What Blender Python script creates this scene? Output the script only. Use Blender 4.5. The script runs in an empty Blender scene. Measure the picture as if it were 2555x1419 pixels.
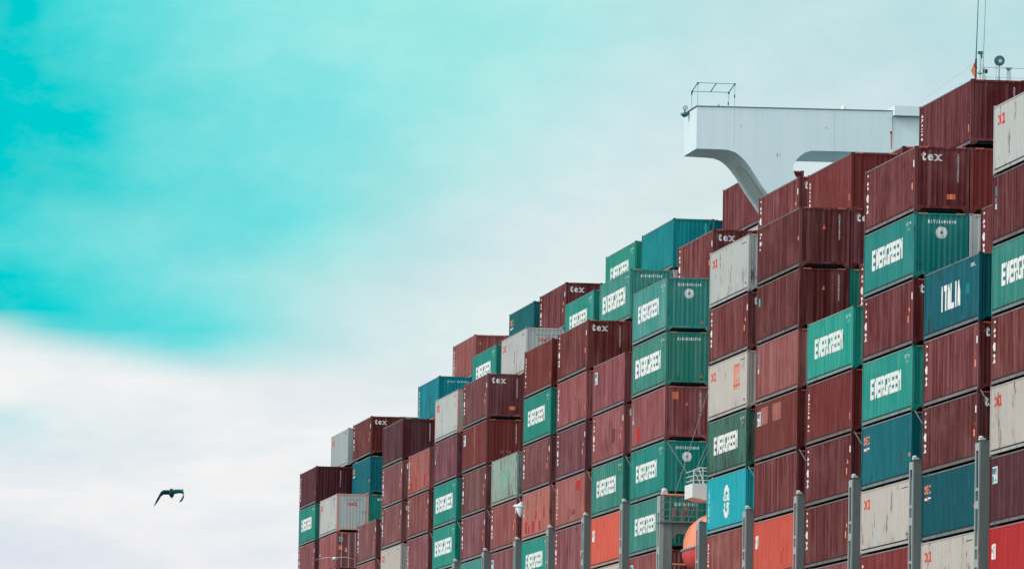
import bpy, bmesh, math, random
from mathutils import Vector, Matrix
random.seed(7)
S = bpy.context.scene
COL = S.collection
R = math.radians

# ------------------------------------------------------------------ camera
cam_d = bpy.data.cameras.new('camera'); cam = bpy.data.objects.new('camera', cam_d); COL.objects.link(cam)
S.camera = cam
cam_d.sensor_width = 36; cam_d.lens = 254.5; cam_d.clip_start = 0.5; cam_d.clip_end = 9000
ax_r = Vector((0.99102104, -0.13256094, 0.01746151)); ax_u = Vector((-0.02803264, -0.07830304, 0.9965354)); ax_f = Vector((0.13073438, 0.98807704, 0.08131599))
cam.matrix_world = Matrix(((ax_r.x, ax_u.x, -ax_f.x, -59.0374), (ax_r.y, ax_u.y, -ax_f.y, 0), (ax_r.z, ax_u.z, -ax_f.z, 0), (0, 0, 0, 1)))

# ------------------------------------------------------------------ sky
SUN_EL, SUN_AZ = 38.0, 264.0      # azimuth clockwise from +Y (the ship's heading)
sd = Vector((math.sin(R(SUN_AZ)) * math.cos(R(SUN_EL)), math.cos(R(SUN_AZ)) * math.cos(R(SUN_EL)), math.sin(R(SUN_EL))))
W = bpy.data.worlds.new('World'); S.world = W; W.use_nodes = True
nt = W.node_tree; nt.nodes.clear()
def N(t, **k):
    n = nt.nodes.new(t)
    for a, b in k.items(): setattr(n, a, b)
    return n
def lk(a, b): nt.links.new(a, b)
def mth(op, a, b=None, c=None, clamp=False):
    n = N('ShaderNodeMath', operation=op, use_clamp=clamp)
    for i, v in enumerate((a, b, c)):
        if v is None: continue
        if isinstance(v, (int, float)): n.inputs[i].default_value = v
        else: lk(v, n.inputs[i])
    return n.outputs[0]
def mr(v, a, b, c=0.0, d=1.0, t='SMOOTHSTEP'):
    n = N('ShaderNodeMapRange', interpolation_type=t); lk(v, n.inputs[0])
    for i, x in enumerate((a, b, c, d)): n.inputs[i + 1].default_value = x
    return n.outputs[0]
def mixc(f, a, b):
    n = N('ShaderNodeMix', data_type='RGBA')
    if isinstance(f, float): n.inputs[0].default_value = f
    else: lk(f, n.inputs[0])
    for i, v in ((6, a), (7, b)):
        if isinstance(v, tuple): n.inputs[i].default_value = v
        else: lk(v, n.inputs[i])
    return n.outputs[2]
def lin(c):
    c /= 255.0
    return c / 12.92 if c <= 0.04045 else ((c + 0.055) / 1.055) ** 2.4
tc = N('ShaderNodeTexCoord'); sx = N('ShaderNodeSeparateXYZ'); lk(tc.outputs['Generated'], sx.inputs[0])
az = mth('MULTIPLY', mth('ARCTAN2', sx.outputs[0], sx.outputs[1]), 57.29578)
el = mth('MULTIPLY', mth('ARCSINE', sx.outputs[2]), 57.29578)
cv = N('ShaderNodeCombineXYZ'); lk(az, cv.inputs[0]); lk(el, cv.inputs[1])
def noise(sc, sx_, sy_, rot=0.0, detail=4, rough=0.5, w=0.0):
    m = N('ShaderNodeMapping'); m.inputs['Scale'].default_value = (sx_, sy_, 1); m.inputs['Rotation'].default_value = (0, 0, rot); m.inputs['Location'].default_value = (w, w * .7, 0)
    lk(cv.outputs[0], m.inputs[0])
    n = N('ShaderNodeTexNoise'); n.inputs['Scale'].default_value = sc; n.inputs['Detail'].default_value = detail; n.inputs['Roughness'].default_value = rough
    lk(m.outputs[0], n.inputs['Vector']); return n.outputs[0]
w1 = noise(1.0, .55, .6, R(-25), 2, .4, 3.1); w2 = noise(1.0, .55, .6, R(-25), 2, .4, 17.7)
el2 = mth('ADD', el, mth('MULTIPLY', mth('SUBTRACT', w1, .5), .12))
az2 = mth('ADD', az, mth('MULTIPLY', mth('SUBTRACT', w2, .5), .12))
u = mth('DIVIDE', mth('SUBTRACT', az2, 3.45), 8.15, clamp=True)
# colours of the cloud deck by elevation (rows, degrees) and azimuth (0..1 over 8.15 degrees)
ROWS = [
 (6.690, [(0.0000, 0, 203, 207), (0.0262, 20, 205, 208), (0.0433, 60, 212, 214), (0.0871, 85, 218, 220), (0.1453, 112, 222, 224), (0.2179, 135, 228, 228), (0.3194, 150, 232, 230), (0.4358, 160, 232, 228), (0.5232, 165, 232, 230), (0.5810, 183, 232, 232), (0.6681, 190, 227, 230), (0.7419, 195, 227, 229), (1.0000, 186, 222, 226)]),
 (6.088, [(0.0000, 0, 203, 207), (0.0726, 0, 205, 208), (0.1039, 60, 212, 214), (0.1429, 95, 217, 218), (0.2077, 118, 222, 223), (0.2858, 130, 226, 228), (0.3506, 140, 228, 230), (0.4412, 160, 232, 230), (0.5193, 185, 232, 232), (0.5974, 200, 230, 234), (0.6638, 205, 230, 235), (1.0000, 204, 222, 228)]),
 (5.360, [(0.0000, 0, 203, 207), (0.0648, 5, 205, 208), (0.0988, 42, 210, 212), (0.1300, 85, 216, 218), (0.1820, 108, 220, 222), (0.2343, 118, 222, 224), (0.2987, 125, 224, 226), (0.3635, 152, 226, 226), (0.4412, 187, 230, 230), (0.5193, 206, 232, 234), (0.5974, 215, 232, 236), (0.6638, 218, 232, 232), (1.0000, 208, 226, 230)]),
 (5.139, [(0.0000, 45, 209, 212), (0.0457, 88, 216, 217), (0.1031, 113, 218, 220), (0.1492, 122, 220, 222), (0.1952, 110, 222, 223), (0.2522, 103, 220, 222), (0.2866, 112, 224, 228), (0.3210, 140, 228, 228), (0.3670, 162, 224, 226), (0.4127, 190, 230, 232), (0.4815, 205, 228, 234), (0.5857, 225, 236, 236), (1.0000, 214, 230, 232)]),
 (4.901, [(0.0000, 80, 215, 217), (0.0781, 108, 220, 222), (0.1562, 122, 222, 224), (0.2343, 122, 221, 223), (0.2811, 135, 224, 226), (0.3280, 158, 227, 228), (0.3905, 188, 229, 231), (0.4815, 208, 229, 234), (0.5857, 225, 236, 236), (1.0000, 218, 232, 235)]),
 (4.664, [(0.0000, 25, 205, 208), (0.0297, 45, 212, 214), (0.0797, 85, 217, 218), (0.1191, 105, 220, 221), (0.1589, 130, 224, 226), (0.1988, 145, 226, 228), (0.2386, 155, 228, 228), (0.2979, 170, 228, 228), (0.3577, 190, 228, 228), (0.4174, 202, 228, 232), (0.5076, 225, 236, 236), (1.0000, 222, 234, 236)]),
 (4.379, [(0.0000, 38, 205, 208), (0.0457, 45, 212, 214), (0.0918, 65, 214, 217), (0.1374, 90, 218, 220), (0.1835, 103, 222, 224), (0.2109, 118, 224, 226), (0.2386, 143, 226, 228), (0.2753, 165, 228, 228), (0.3120, 190, 230, 232), (0.3670, 205, 230, 234), (0.4221, 215, 232, 234), (0.4686, 225, 238, 236), (1.0000, 225, 236, 237)]),
 (4.246, [(0.0000, 205, 229, 230), (0.0430, 110, 216, 219), (0.0976, 62, 213, 216), (0.1562, 88, 218, 221), (0.1952, 85, 218, 221), (0.2304, 125, 224, 226), (0.2733, 165, 228, 228), (0.3124, 190, 229, 231), (0.3905, 212, 231, 235), (0.4686, 225, 237, 236), (1.0000, 226, 236, 238)]),
 (4.132, [(0.0000, 222, 234, 235), (0.0504, 200, 229, 231), (0.1015, 160, 222, 225), (0.1511, 125, 221, 224), (0.1847, 112, 223, 225), (0.2183, 145, 226, 228), (0.2854, 182, 228, 230), (0.3526, 206, 230, 234), (0.4295, 225, 237, 237), (1.0000, 226, 236, 238)]),
 (4.015, [(0.0000, 237, 241, 242), (0.0976, 226, 237, 239), (0.1679, 185, 228, 231), (0.2187, 172, 227, 229), (0.2889, 198, 229, 232), (0.3709, 216, 232, 235), (0.4686, 226, 237, 237), (1.0000, 228, 236, 238)]),
 (3.856, [(0.0000, 241, 242, 243), (0.1562, 240, 242, 243), (0.2655, 228, 234, 238), (0.3905, 223, 233, 237), (0.5076, 230, 237, 238), (1.0000, 230, 237, 238)]),
 (3.682, [(0.0000, 238, 241, 242), (0.1952, 241, 242, 243), (0.3905, 232, 237, 240), (1.0000, 232, 238, 240)]),
 (3.524, [(0.0000, 196, 230, 234), (0.0367, 203, 232, 236), (0.0625, 226, 236, 238), (0.1562, 238, 241, 242), (0.3905, 240, 241, 243), (1.0000, 236, 239, 241)]),
 (3.239, [(0.0000, 222, 233, 238), (0.1171, 229, 236, 240), (0.2733, 241, 241, 243), (1.0000, 236, 239, 241)]),
 (2.938, [(0.0000, 241, 241, 243), (0.1171, 238, 240, 242), (0.2733, 241, 241, 243), (1.0000, 236, 239, 241)]),
 (2.448, [(0.0000, 224, 229, 238), (0.1171, 229, 233, 240), (0.2968, 238, 239, 243), (1.0000, 236, 239, 241)]),
]
prev = None; pe = None
for e, st in ROWS:
    rp = N('ShaderNodeValToRGB'); cr = rp.color_ramp; cr.interpolation = 'B_SPLINE'
    cr.elements[0].position = st[0][0]; cr.elements[0].color = tuple(lin(v) for v in st[0][1:]) + (1,)
    cr.elements[1].position = st[-1][0]; cr.elements[1].color = tuple(lin(v) for v in st[-1][1:]) + (1,)
    for s_ in st[1:-1]:
        q = cr.elements.new(s_[0]); q.color = tuple(lin(v) for v in s_[1:]) + (1,)
    lk(u, rp.inputs[0])
    if prev is None: prev = rp.outputs[0]
    else: prev = mixc(mr(el2, pe, e, t='LINEAR'), prev, rp.outputs[0])
    pe = e
wisp = mth('ADD', mr(noise(1.6, .8, 1.4, R(-28), 6, .62, 9.0), .3, .75, -.03, .045), mth('MULTIPLY', mr(el, 4.1, 3.6), mr(noise(1.0, .7, 2.6, R(-8), 5, .55, 21.0), .35, .62, -.045, .03)))
n_ = N('ShaderNodeMix', data_type='RGBA', blend_type='ADD'); n_.inputs[0].default_value = 1.0
lk(prev, n_.inputs[6]); cc = N('ShaderNodeCombineColor'); 
for i in range(3): lk(mth('MULTIPLY', wisp, (1.0, .55, .3)[i]), cc.inputs[i])
lk(cc.outputs[0], n_.inputs[7]); deck = n_.outputs[2]
# the rest of the sky: high pale overcast over a physical sky
sky = N('ShaderNodeTexSky', sky_type='NISHITA', sun_disc=False); sky.sun_elevation = R(SUN_EL); sky.sun_rotation = R(SUN_AZ); sky.dust_density = 2.0
bg_sky = N('ShaderNodeBackground'); lk(sky.outputs[0], bg_sky.inputs[0]); bg_sky.inputs[1].default_value = 0.1
ovc = mixc(mr(noise(1.0, .05, .07, 0, 5, .55, 2.0), .3, .7), (.66, .80, .84, 1), (.88, .90, .92, 1))
bg_ovc = N('ShaderNodeBackground'); lk(ovc, bg_ovc.inputs[0]); lk(mr(sx.outputs[1], -.9, .5, 1.72, .76), bg_ovc.inputs[1])  # unseen sky behind the camera, brightness added to light end faces and wing front
mx0 = N('ShaderNodeMixShader'); mx0.inputs[0].default_value = .78; lk(bg_sky.outputs[0], mx0.inputs[1]); lk(bg_ovc.outputs[0], mx0.inputs[2])
bg_dk = N('ShaderNodeBackground'); lk(deck, bg_dk.inputs[0]); bg_dk.inputs[1].default_value = 1.0
mask = mth('MULTIPLY', mr(az, -4.0, 2.0), mth('MULTIPLY', mr(az, 13.5, 20.0, 1.0, 0.0), mr(el, 8.5, 14.0, 1.0, 0.0)))
mx = N('ShaderNodeMixShader'); lk(mask, mx.inputs[0]); lk(mx0.outputs[0], mx.inputs[1]); lk(bg_dk.outputs[0], mx.inputs[2])
wo = N('ShaderNodeOutputWorld'); lk(mx.outputs[0], wo.inputs[0])

# ------------------------------------------------------------------ sun (veiled by thin cloud)
sl = bpy.data.lights.new('sun', 'SUN'); so = bpy.data.objects.new('sun', sl); COL.objects.link(so)
sl.energy = 2.35; sl.angle = R(10); sl.color = (1, .96, .92)
so.rotation_euler = sd.to_track_quat('Z', 'Y').to_euler(); so.location = sd * 200
S.view_settings.view_transform = 'Standard'; S.view_settings.look = 'None'; S.view_settings.exposure = 0; S.view_settings.gamma = 1

# ------------------------------------------------------------------ materials
MATS = {}
def paint(name, rgb, faded=None, streak=.35, rust=.0, rough=.5, dirt=.15, metal=0, spec=.10, rustcol=(.05, .022, .016), seed=0.):
    """weathered sheet-steel paint: vertical streaks, blotches and rust, different on every object"""
    if name in MATS: return MATS[name]
    m = bpy.data.materials.new(name); m.use_nodes = True; t = m.node_tree; t.nodes.clear()
    def NN(ty, **k):
        n = t.nodes.new(ty)
        for a, b in k.items(): setattr(n, a, b)
        return n
    L = t.links.new
    tc = NN('ShaderNodeTexCoord'); oi = NN('ShaderNodeObjectInfo')
    off = NN('ShaderNodeVectorMath', operation='SCALE'); off.inputs[0].default_value = (37, 91, 53); L(oi.outputs['Random'], off.inputs['Scale'])
    ad = NN('ShaderNodeVectorMath', operation='ADD'); L(tc.outputs['Object'], ad.inputs[0]); L(off.outputs[0], ad.inputs[1])
    def nz(scale, d=4, r=.55):
        mp = NN('ShaderNodeMapping'); mp.inputs['Scale'].default_value = scale; L(ad.outputs[0], mp.inputs[0])
        n = NN('ShaderNodeTexNoise'); n.inputs['Scale'].default_value = 1; n.inputs['Detail'].default_value = d; n.inputs['Roughness'].default_value = r
        L(mp.outputs[0], n.inputs['Vector']); return n.outputs[0]
    def ramp(v, a, b, c=0., d=1.):
        n = NN('ShaderNodeMapRange', interpolation_type='SMOOTHSTEP'); L(v, n.inputs[0])
        for i, x in enumerate((a, b, c, d)): n.inputs[i + 1].default_value = x
        return n.outputs[0]
    def mix(f, a, b):
        n = NN('ShaderNodeMix', data_type='RGBA'); L(f, n.inputs[0])
        for i, v in ((6, a), (7, b)):
            if isinstance(v, tuple): n.inputs[i].default_value = tuple(v) + ((1,) if len(v) == 3 else ())
            else: L(v, n.inputs[i])
        return n.outputs[2]
    if faded is None: faded = tuple(min(1, c * .55 + .55 * (sum(rgb) / 3)) * 1.25 for c in rgb)
    c = mix(ramp(nz((2.9, 2.9, .11), 5, .65), .42, .66, 0, streak), rgb, faded)
    c = mix(ramp(nz((.35, .35, .5), 3), .45, .8, 0, streak * .8), c, faded)
    c = mix(ramp(nz((5.0, 5.0, .35), 5, .65), .55, .8, 0, dirt), c, tuple(x * .35 for x in rgb))
    if rust > 0:
        a = ramp(nz((.9, .9, .35), 5, .7), .62 - rust * .25, .68 - rust * .18, 0, .9)
        b = ramp(nz((7, 7, .9), 5, .7), .45, .6)
        mm = NN('ShaderNodeMath', operation='MULTIPLY'); L(a, mm.inputs[0]); L(b, mm.inputs[1])
        c = mix(mm.outputs[0], c, rustcol)
        # grime runs creeping up from the bottom rail
        sz = NN('ShaderNodeSeparateXYZ'); L(tc.outputs['Object'], sz.inputs[0])
        up = ramp(sz.outputs[2], .2, .5 + 1.6 * rust, 1., 0.); g2 = ramp(nz((3.4, 3.4, .5), 5, .7), .58 - rust * .2, .70)
        m2 = NN('ShaderNodeMath', operation='MULTIPLY'); L(up, m2.inputs[0]); L(g2, m2.inputs[1])
        m3 = NN('ShaderNodeMath', operation='MULTIPLY'); L(m2.outputs[0], m3.inputs[0]); m3.inputs[1].default_value = .85
        c = mix(m3.outputs[0], c, tuple(x * .12 + .006 for x in rgb))
    tn = NN('ShaderNodeMix', data_type='RGBA', blend_type='MULTIPLY'); tn.inputs[0].default_value = 1.0; L(c, tn.inputs[6]); L(oi.outputs['Color'], tn.inputs[7])
    p = NN('ShaderNodeBsdfPrincipled'); L(tn.outputs[2], p.inputs['Base Color']); p.inputs['Metallic'].default_value = metal
    p.inputs['Specular IOR Level'].default_value = spec
    rr = ramp(nz((3, 3, 1.2), 4), .3, .7, rough - .1, rough + .12); L(rr, p.inputs['Roughness'])
    o = NN('ShaderNodeOutputMaterial'); L(p.outputs[0], o.inputs[0])
    MATS[name] = m; return m
def plain(name, rgb, rough=.5, metal=0, spec=.5): return paint(name, rgb, tuple(min(1, x * 1.08) for x in rgb), .5, 0, rough, .08, metal, spec)

C = {  # 
 'mauve':      ((.140, .038, .041), (.275, .135, .138), .7, .10, .2),
 'maroon':     ((.094, .0125, .0140), (.235, .088, .085), .72, .12, .25),
 'maroon_dark':((.066, .013, .018), (.130, .058, .068), .55, .10, .35),
 'maroon_red': ((.150, .019, .019), (.250, .080, .074), .45, .15, .2),
 'maroon_pale':((.200, .048, .047), (.360, .155, .150), .7, .20, .25),
 'rust_brown': ((.150, .026, .022), (.225, .080, .066), .45, .10, .15),
 'salmon':     ((.320, .098, .080), (.430, .200, .175), .6, .25, .2),
 'green':      ((.002, .155, .118), (.045, .255, .210), .45, .16, .2),
 'green_mint': ((.006, .230, .180), (.070, .330, .280), .5, .10, .15),
 'green_pale': ((.025, .225, .175), (.130, .330, .280), .6, .10, .12),
 'green_dull': ((.045, .150, .110), (.110, .210, .170), .6, .62, .5),
 'grey_green': ((.280, .400, .360), (.380, .460, .430), .6, .60, .3),
 'green_worn': ((.150, .360, .290), (.280, .430, .380), .7, .3, .3),
 'blue':       ((.001, .100, .120), (.012, .175, .190), .45, .25, .25),
 'blue_dark':  ((.001, .068, .088), (.004, .098, .118), .35, .08, .15),
 'blue_bright':((.001, .190, .225), (.008, .310, .330), .6, .22, .3),
 'cyan':       ((.004, .390, .420), (.060, .470, .490), .5, .04, .1),
 'white':      ((.440, .460, .445), (.520, .530, .515), .6, .20, .25),
 'cream':      ((.470, .430, .385), (.540, .500, .460), .6, .25, .28),
 'red':        ((.420, .022, .024), (.520, .060, .055), .4, .02, .1),
 'red_orange': ((.560, .085, .060), (.640, .150, .115), .5, .04, .08),
}
for k, (a, b, s, ru, di) in C.items():
    paint(k, a, b, s, ru, .46, di)
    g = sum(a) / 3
    paint(k + '_rail', tuple(x * .45 + .55 * (.20 + .3 * g) for x in a), tuple(x * .3 + .7 * (.30 + .3 * g) for x in a), .7, .15, .5, .3)  # rails greyer and paler: dust, with skylight on the top rail put into colour
BLACK = plain('black_steel', (.006, .007, .008), .6)
WHT = paint('white_lettering', (.80, .80, .78), (.68, .68, .66), .5, .05, .5, .12)
CREAMLET = paint('red_lettering', (.62, .045, .030), (.70, .14, .09), .4, 0, .5, .1)
ORG = plain('orange_sticker', (.85, .20, .07)); DKTXT = plain('dark_lettering', (.03, .05, .06)); ORL = plain('orange_lettering', (.75, .22, .12))
TEALLBL = plain('teal_label', (.02, .20, .24)); PALELBL = plain('pale_label', (.50, .62, .64)); GRN = plain('green_emblem', (.01, .2, .13))
SHIPGREY = paint('grey_ship_paint', (.185, .215, .205), (.24, .27, .26), .5, .06, .5, .3, rustcol=(.25, .08, .05))
SHIPLT = paint('light_grey_ship_paint', (.32, .37, .36), (.38, .43, .42), .5, .04, .5, .2, rustcol=(.25, .08, .05))
SHIPWHITE = paint('white_ship_paint', (.71, .85, .88), (.63, .79, .82), .45, 0.0, .45, .12)
SHIPDARK = plain('dark_teal_metal', (.02, .12, .13), .4)
RUSTR = plain('rust_run', (.55, .22, .14)); RED = plain('signal_red', (.45, .02, .03)); HULLG = plain('green_hull_paint', (.01, .10, .07))
BOATO = plain('orange_fibreglass', (.92, .26, .12), .35); BOATR = plain('red_fibreglass', (.75, .035, .025), .35)

# ------------------------------------------------------------------ mesh helpers
def tag(o, label=None, cat=None, group=None, kind=None):
    if label: o['label'] = label
    if cat: o['category'] = cat
    if group: o['group'] = group
    if kind: o['kind'] = kind
    return o
CHILDREN = []
def link(name, me, parent=None, mats=None, loc=None):
    o = bpy.data.objects.new(name, me); COL.objects.link(o); CHILDREN.append(o)
    if parent is not None: o.parent = parent
    if loc is not None: o.location = loc
    if mats:
        for i, m in enumerate(mats):
            if i < len(o.material_slots):
                o.material_slots[i].link = 'OBJECT'; o.material_slots[i].material = m
    return o
def thing(name, loc, label, cat, group=None):
    o = bpy.data.objects.new(name, None); COL.objects.link(o); o.location = loc
    o.empty_display_size = .5
    return tag(o, label, cat, group)
class MB:
    def __init__(s): s.v = []; s.f = []; s.m = []
    def box(s, x0, x1, y0, y1, z0, z1, m=0):
        b = len(s.v); s.v += [(x, y, z) for x in (x0, x1) for y in (y0, y1) for z in (z0, z1)]
        s.f += [tuple(b + i for i in q) for q in ((0, 1, 3, 2), (4, 6, 7, 5), (0, 4, 5, 1), (2, 3, 7, 6), (0, 2, 6, 4), (1, 5, 7, 3))]; s.m += [m] * 6
    def poly(s, pts, m=0):
        b = len(s.v); s.v += [tuple(p) for p in pts]; s.f.append(tuple(range(b, b + len(pts)))); s.m.append(m)
    def tube(s, a, b_, r, n=8, m=0, r2=None):
        a = Vector(a); b_ = Vector(b_); d = (b_ - a).normalized()
        p = d.orthogonal().normalized(); q = d.cross(p); k = len(s.v); r2 = r if r2 is None else r2
        for e, rr in ((a, r), (b_, r2)):
            for i in range(n):
                t = 2 * math.pi * i / n; s.v.append(tuple(e + p * math.cos(t) * rr + q * math.sin(t) * rr))
        for i in range(n):
            j = (i + 1) % n; s.f.append((k + i, k + j, k + n + j, k + n + i)); s.m.append(m)
        s.f.append(tuple(k + i for i in range(n))[::-1]); s.f.append(tuple(k + n + i for i in range(n))); s.m += [m, m]
    def prism(s, prof, y0f, y1f, m=0):
        """polygon in x,z extruded in y; y0f/y1f numbers or functions of x"""
        f0 = y0f if callable(y0f) else (lambda x: y0f); f1 = y1f if callable(y1f) else (lambda x: y1f)
        b = len(s.v); n = len(prof)
        s.v += [(x, f0(x), z) for x, z in prof] + [(x, f1(x), z) for x, z in prof]
        s.f.append(tuple(range(b, b + n))); s.f.append(tuple(range(b + n, b + 2 * n))[::-1]); s.m += [m, m]
        for i in range(n):
            j = (i + 1) % n; s.f.append((b + i, b + n + i, b + n + j, b + j)); s.m.append(m)
    def lathe(s, c, prof, n=16, m=0, axis='z'):
        k = len(s.v)
        for r, h in prof:
            for i in range(n):
                t = 2 * math.pi * i / n; a, b_ = r * math.cos(t), r * math.sin(t)
                s.v.append((c[0] + a, c[1] + b_, c[2] + h) if axis == 'z' else (c[0] + a, c[1] + h, c[2] + b_))
        for j in range(len(prof) - 1):
            for i in range(n):
                i2 = (i + 1) % n; s.f.append((k + j * n + i, k + j * n + i2, k + (j + 1) * n + i2, k + (j + 1) * n + i)); s.m.append(m)
        s.f.append(tuple(k + i for i in range(n))[::-1]); s.f.append(tuple(k + (len(prof) - 1) * n + i for i in range(n))); s.m += [m, m]
    def mesh(s, name, nm=1, fix=True):
        me = bpy.data.meshes.new(name); me.from_pydata(s.v, [], s.f)
        for p, m in zip(me.polygons, s.m): p.material_index = m
        if fix:
            bm = bmesh.new(); bm.from_mesh(me); bmesh.ops.recalc_face_normals(bm, faces=bm.faces); bm.to_mesh(me); bm.free()
        for i in range(nm): me.materials.append(None)
        return me
    def obj(s, name, mat, parent=None, smooth=False, loc=None):
        mats = mat if isinstance(mat, (list, tuple)) else [mat]
        me = s.mesh(name, 0)
        for m in mats: me.materials.append(m)
        if smooth:
            for p in me.polygons: p.use_smooth = True
        return link(name, me, parent, loc=loc)

# ------------------------------------------------------------------ container geometry (x across, y along from near end, z up; origin at near outboard bottom corner)
CL, CW, CH = 12.192, 2.438, 2.896
SP, SD = .277, .036            # side corrugation pitch and depth
S0 = .16; NS = 43
def side_prof(y):
    t = (y - S0) % SP
    if y < S0 or y > S0 + NS * SP: return .014
    for a, b, va, vb in ((0, .072, 0, 0), (.072, .140, 0, SD), (.140, .209, SD, SD), (.209, .277, SD, 0)):
        if t <= b + 1e-9: return .014 + va + (vb - va) * (t - a) / (b - a)
    return .014
SFOLD = sorted(set(round(S0 + i * SP + d, 5) for i in range(NS + 1) for d in (0, .072, .140, .209)))
EP, ED = .2420, .045; E0 = .13; NE = 9
def end_prof(x):
    t = (x - E0) % EP
    if x < E0 or x > E0 + NE * EP: return .022
    for a, b, va, vb in ((0, .05, ED, 0), (.05, .12, 0, 0), (.12, .17, 0, ED), (.17, .2421, ED, ED)):
        if t <= b + 1e-9: return .022 + va + (vb - va) * (t - a) / (b - a)
    return .022
EFOLD = sorted(set(round(E0 + i * EP + d, 5) for i in range(NE + 1) for d in (0, .05, .12, .17)))

def make_side(inboard=False):
    b = MB(); ys = [.10] + [y for y in SFOLD if .11 < y < CL - .11] + [CL - .10]
    z0, z1 = .25, 2.805
    for a, c in zip(ys[:-1], ys[1:]):
        xa, xc = side_prof(a + 1e-6), side_prof(c - 1e-6)
        if inboard: xa, xc = CW - xa, CW - xc
        b.poly([(xa, a, z0), (xc, c, z0), (xc, c, z1), (xa, a, z1)])
    x = .13 if not inboard else CW - .13
    b.poly([(x, .1, .14), (x, CL - .1, .14), (x, CL - .1, .26), (x, .1, .26)])
    return b.mesh('side_wall', 1, False)
def make_end(far=False):
    b = MB(); xs = [.12] + [x for x in EFOLD if .121 < x < CW - .121] + [CW - .12]
    for a, c in zip(xs[:-1], xs[1:]):
        ya, yc = end_prof(a + 1e-6), end_prof(c - 1e-6)
        if far: ya, yc = CL - ya, CL - yc
        b.poly([(a, ya, .27), (c, yc, .27), (c, yc, 2.79), (a, ya, 2.79)])
    return b.mesh('end_wall', 1, False)
def make_frame():
    b = MB(); cx, cy, cz = .162, .178, .118
    for y0, y1, s in ((0, .15, 1), (CL - .15, CL, -1)):
        for x0, x1 in ((.004, .13), (CW - .13, CW - .004)):
            b.box(x0, x1, y0 + .004, y1 - .004, cz, CH - cz)
        f0, f1 = (y0 + .008, y0 + .10) if s > 0 else (y1 - .10, y1 - .008)
        b.box(.13, CW - .13, f0, f1, 2.775, 2.87)                       # header
        b.box(.13, CW - .13, f0, f1, .165, .285)                       # sill
        for sx in (0, 1):                                             # sill gussets by the corner castings
            pr = [(.162, .0), (.162, .166), (.36, .166)]
            pr = [(x if sx == 0 else CW - x, z + .004) for x, z in pr]
            b.prism(pr, f0 + .005, f1 - .01)
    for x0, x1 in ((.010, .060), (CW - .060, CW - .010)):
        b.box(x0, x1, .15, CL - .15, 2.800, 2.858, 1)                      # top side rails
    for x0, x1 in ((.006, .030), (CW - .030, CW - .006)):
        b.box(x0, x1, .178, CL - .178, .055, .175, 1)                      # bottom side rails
    for x in (0, CW - cx):
        for y in (0, CL - cy):
            for z in (0, CH - cz):
                b.box(x, x + cx, y, y + cy, z, z + cz, 0)
                xx = -.002 if x == 0 else CW + .002
                b.poly([(xx, y + cy / 2 - .045, z + .02), (xx, y + cy / 2 + .045, z + .02), (xx, y + cy / 2 + .045, z + .098), (xx, y + cy / 2 - .045, z + .098)], 2)
                yy = -.002 if y == 0 else CL + .002
                b.poly([(x + .035, yy, z + .03), (x + cx - .035, yy, z + .03), (x + cx - .035, yy, z + .09), (x + .035, yy, z + .09)], 2)
    return b.mesh('frame', 3)
def make_roof():
    b = MB(); n = 44
    ys = [.1 + i * (CL - .2) / n for i in range(n + 1)]
    for i, (a, c) in enumerate(zip(ys[:-1], ys[1:])):
        za, zc = (2.855, 2.835) if i % 2 else (2.835, 2.855)
        b.poly([(.05, a, za), (CW - .05, a, za), (CW - .05, c, zc), (.05, c, zc)])
    return b.mesh('roof', 1, False)
def make_floor():
    b = MB(); b.box(.05, CW - .05, .1, CL - .1, .17, .25)
    for i in range(38): y = .3 + i * .31; b.box(.06, CW - .06, y, y + .045, .06, .168)
    return b.mesh('underside', 1)
M_side, M_side_in, M_end, M_end_far, M_frame, M_roof, M_floor = make_side(), make_side(True), make_end(), make_end(True), make_frame(), make_roof(), make_floor()
def make_hazard():
    b = MB()
    for x0, n in ((.20, 4), (1.86, 4)):
        for i in range(n):
            x = x0 + i * .10; b.poly([(x, -.003, 2.835), (x + .06, -.003, 2.835), (x + .09, -.003, 2.885), (x + .03, -.003, 2.885)])
    me = b.mesh('hazard_stripes', 1, False); me.materials[0] = ORG; return me
M_haz = make_hazard()

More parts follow.
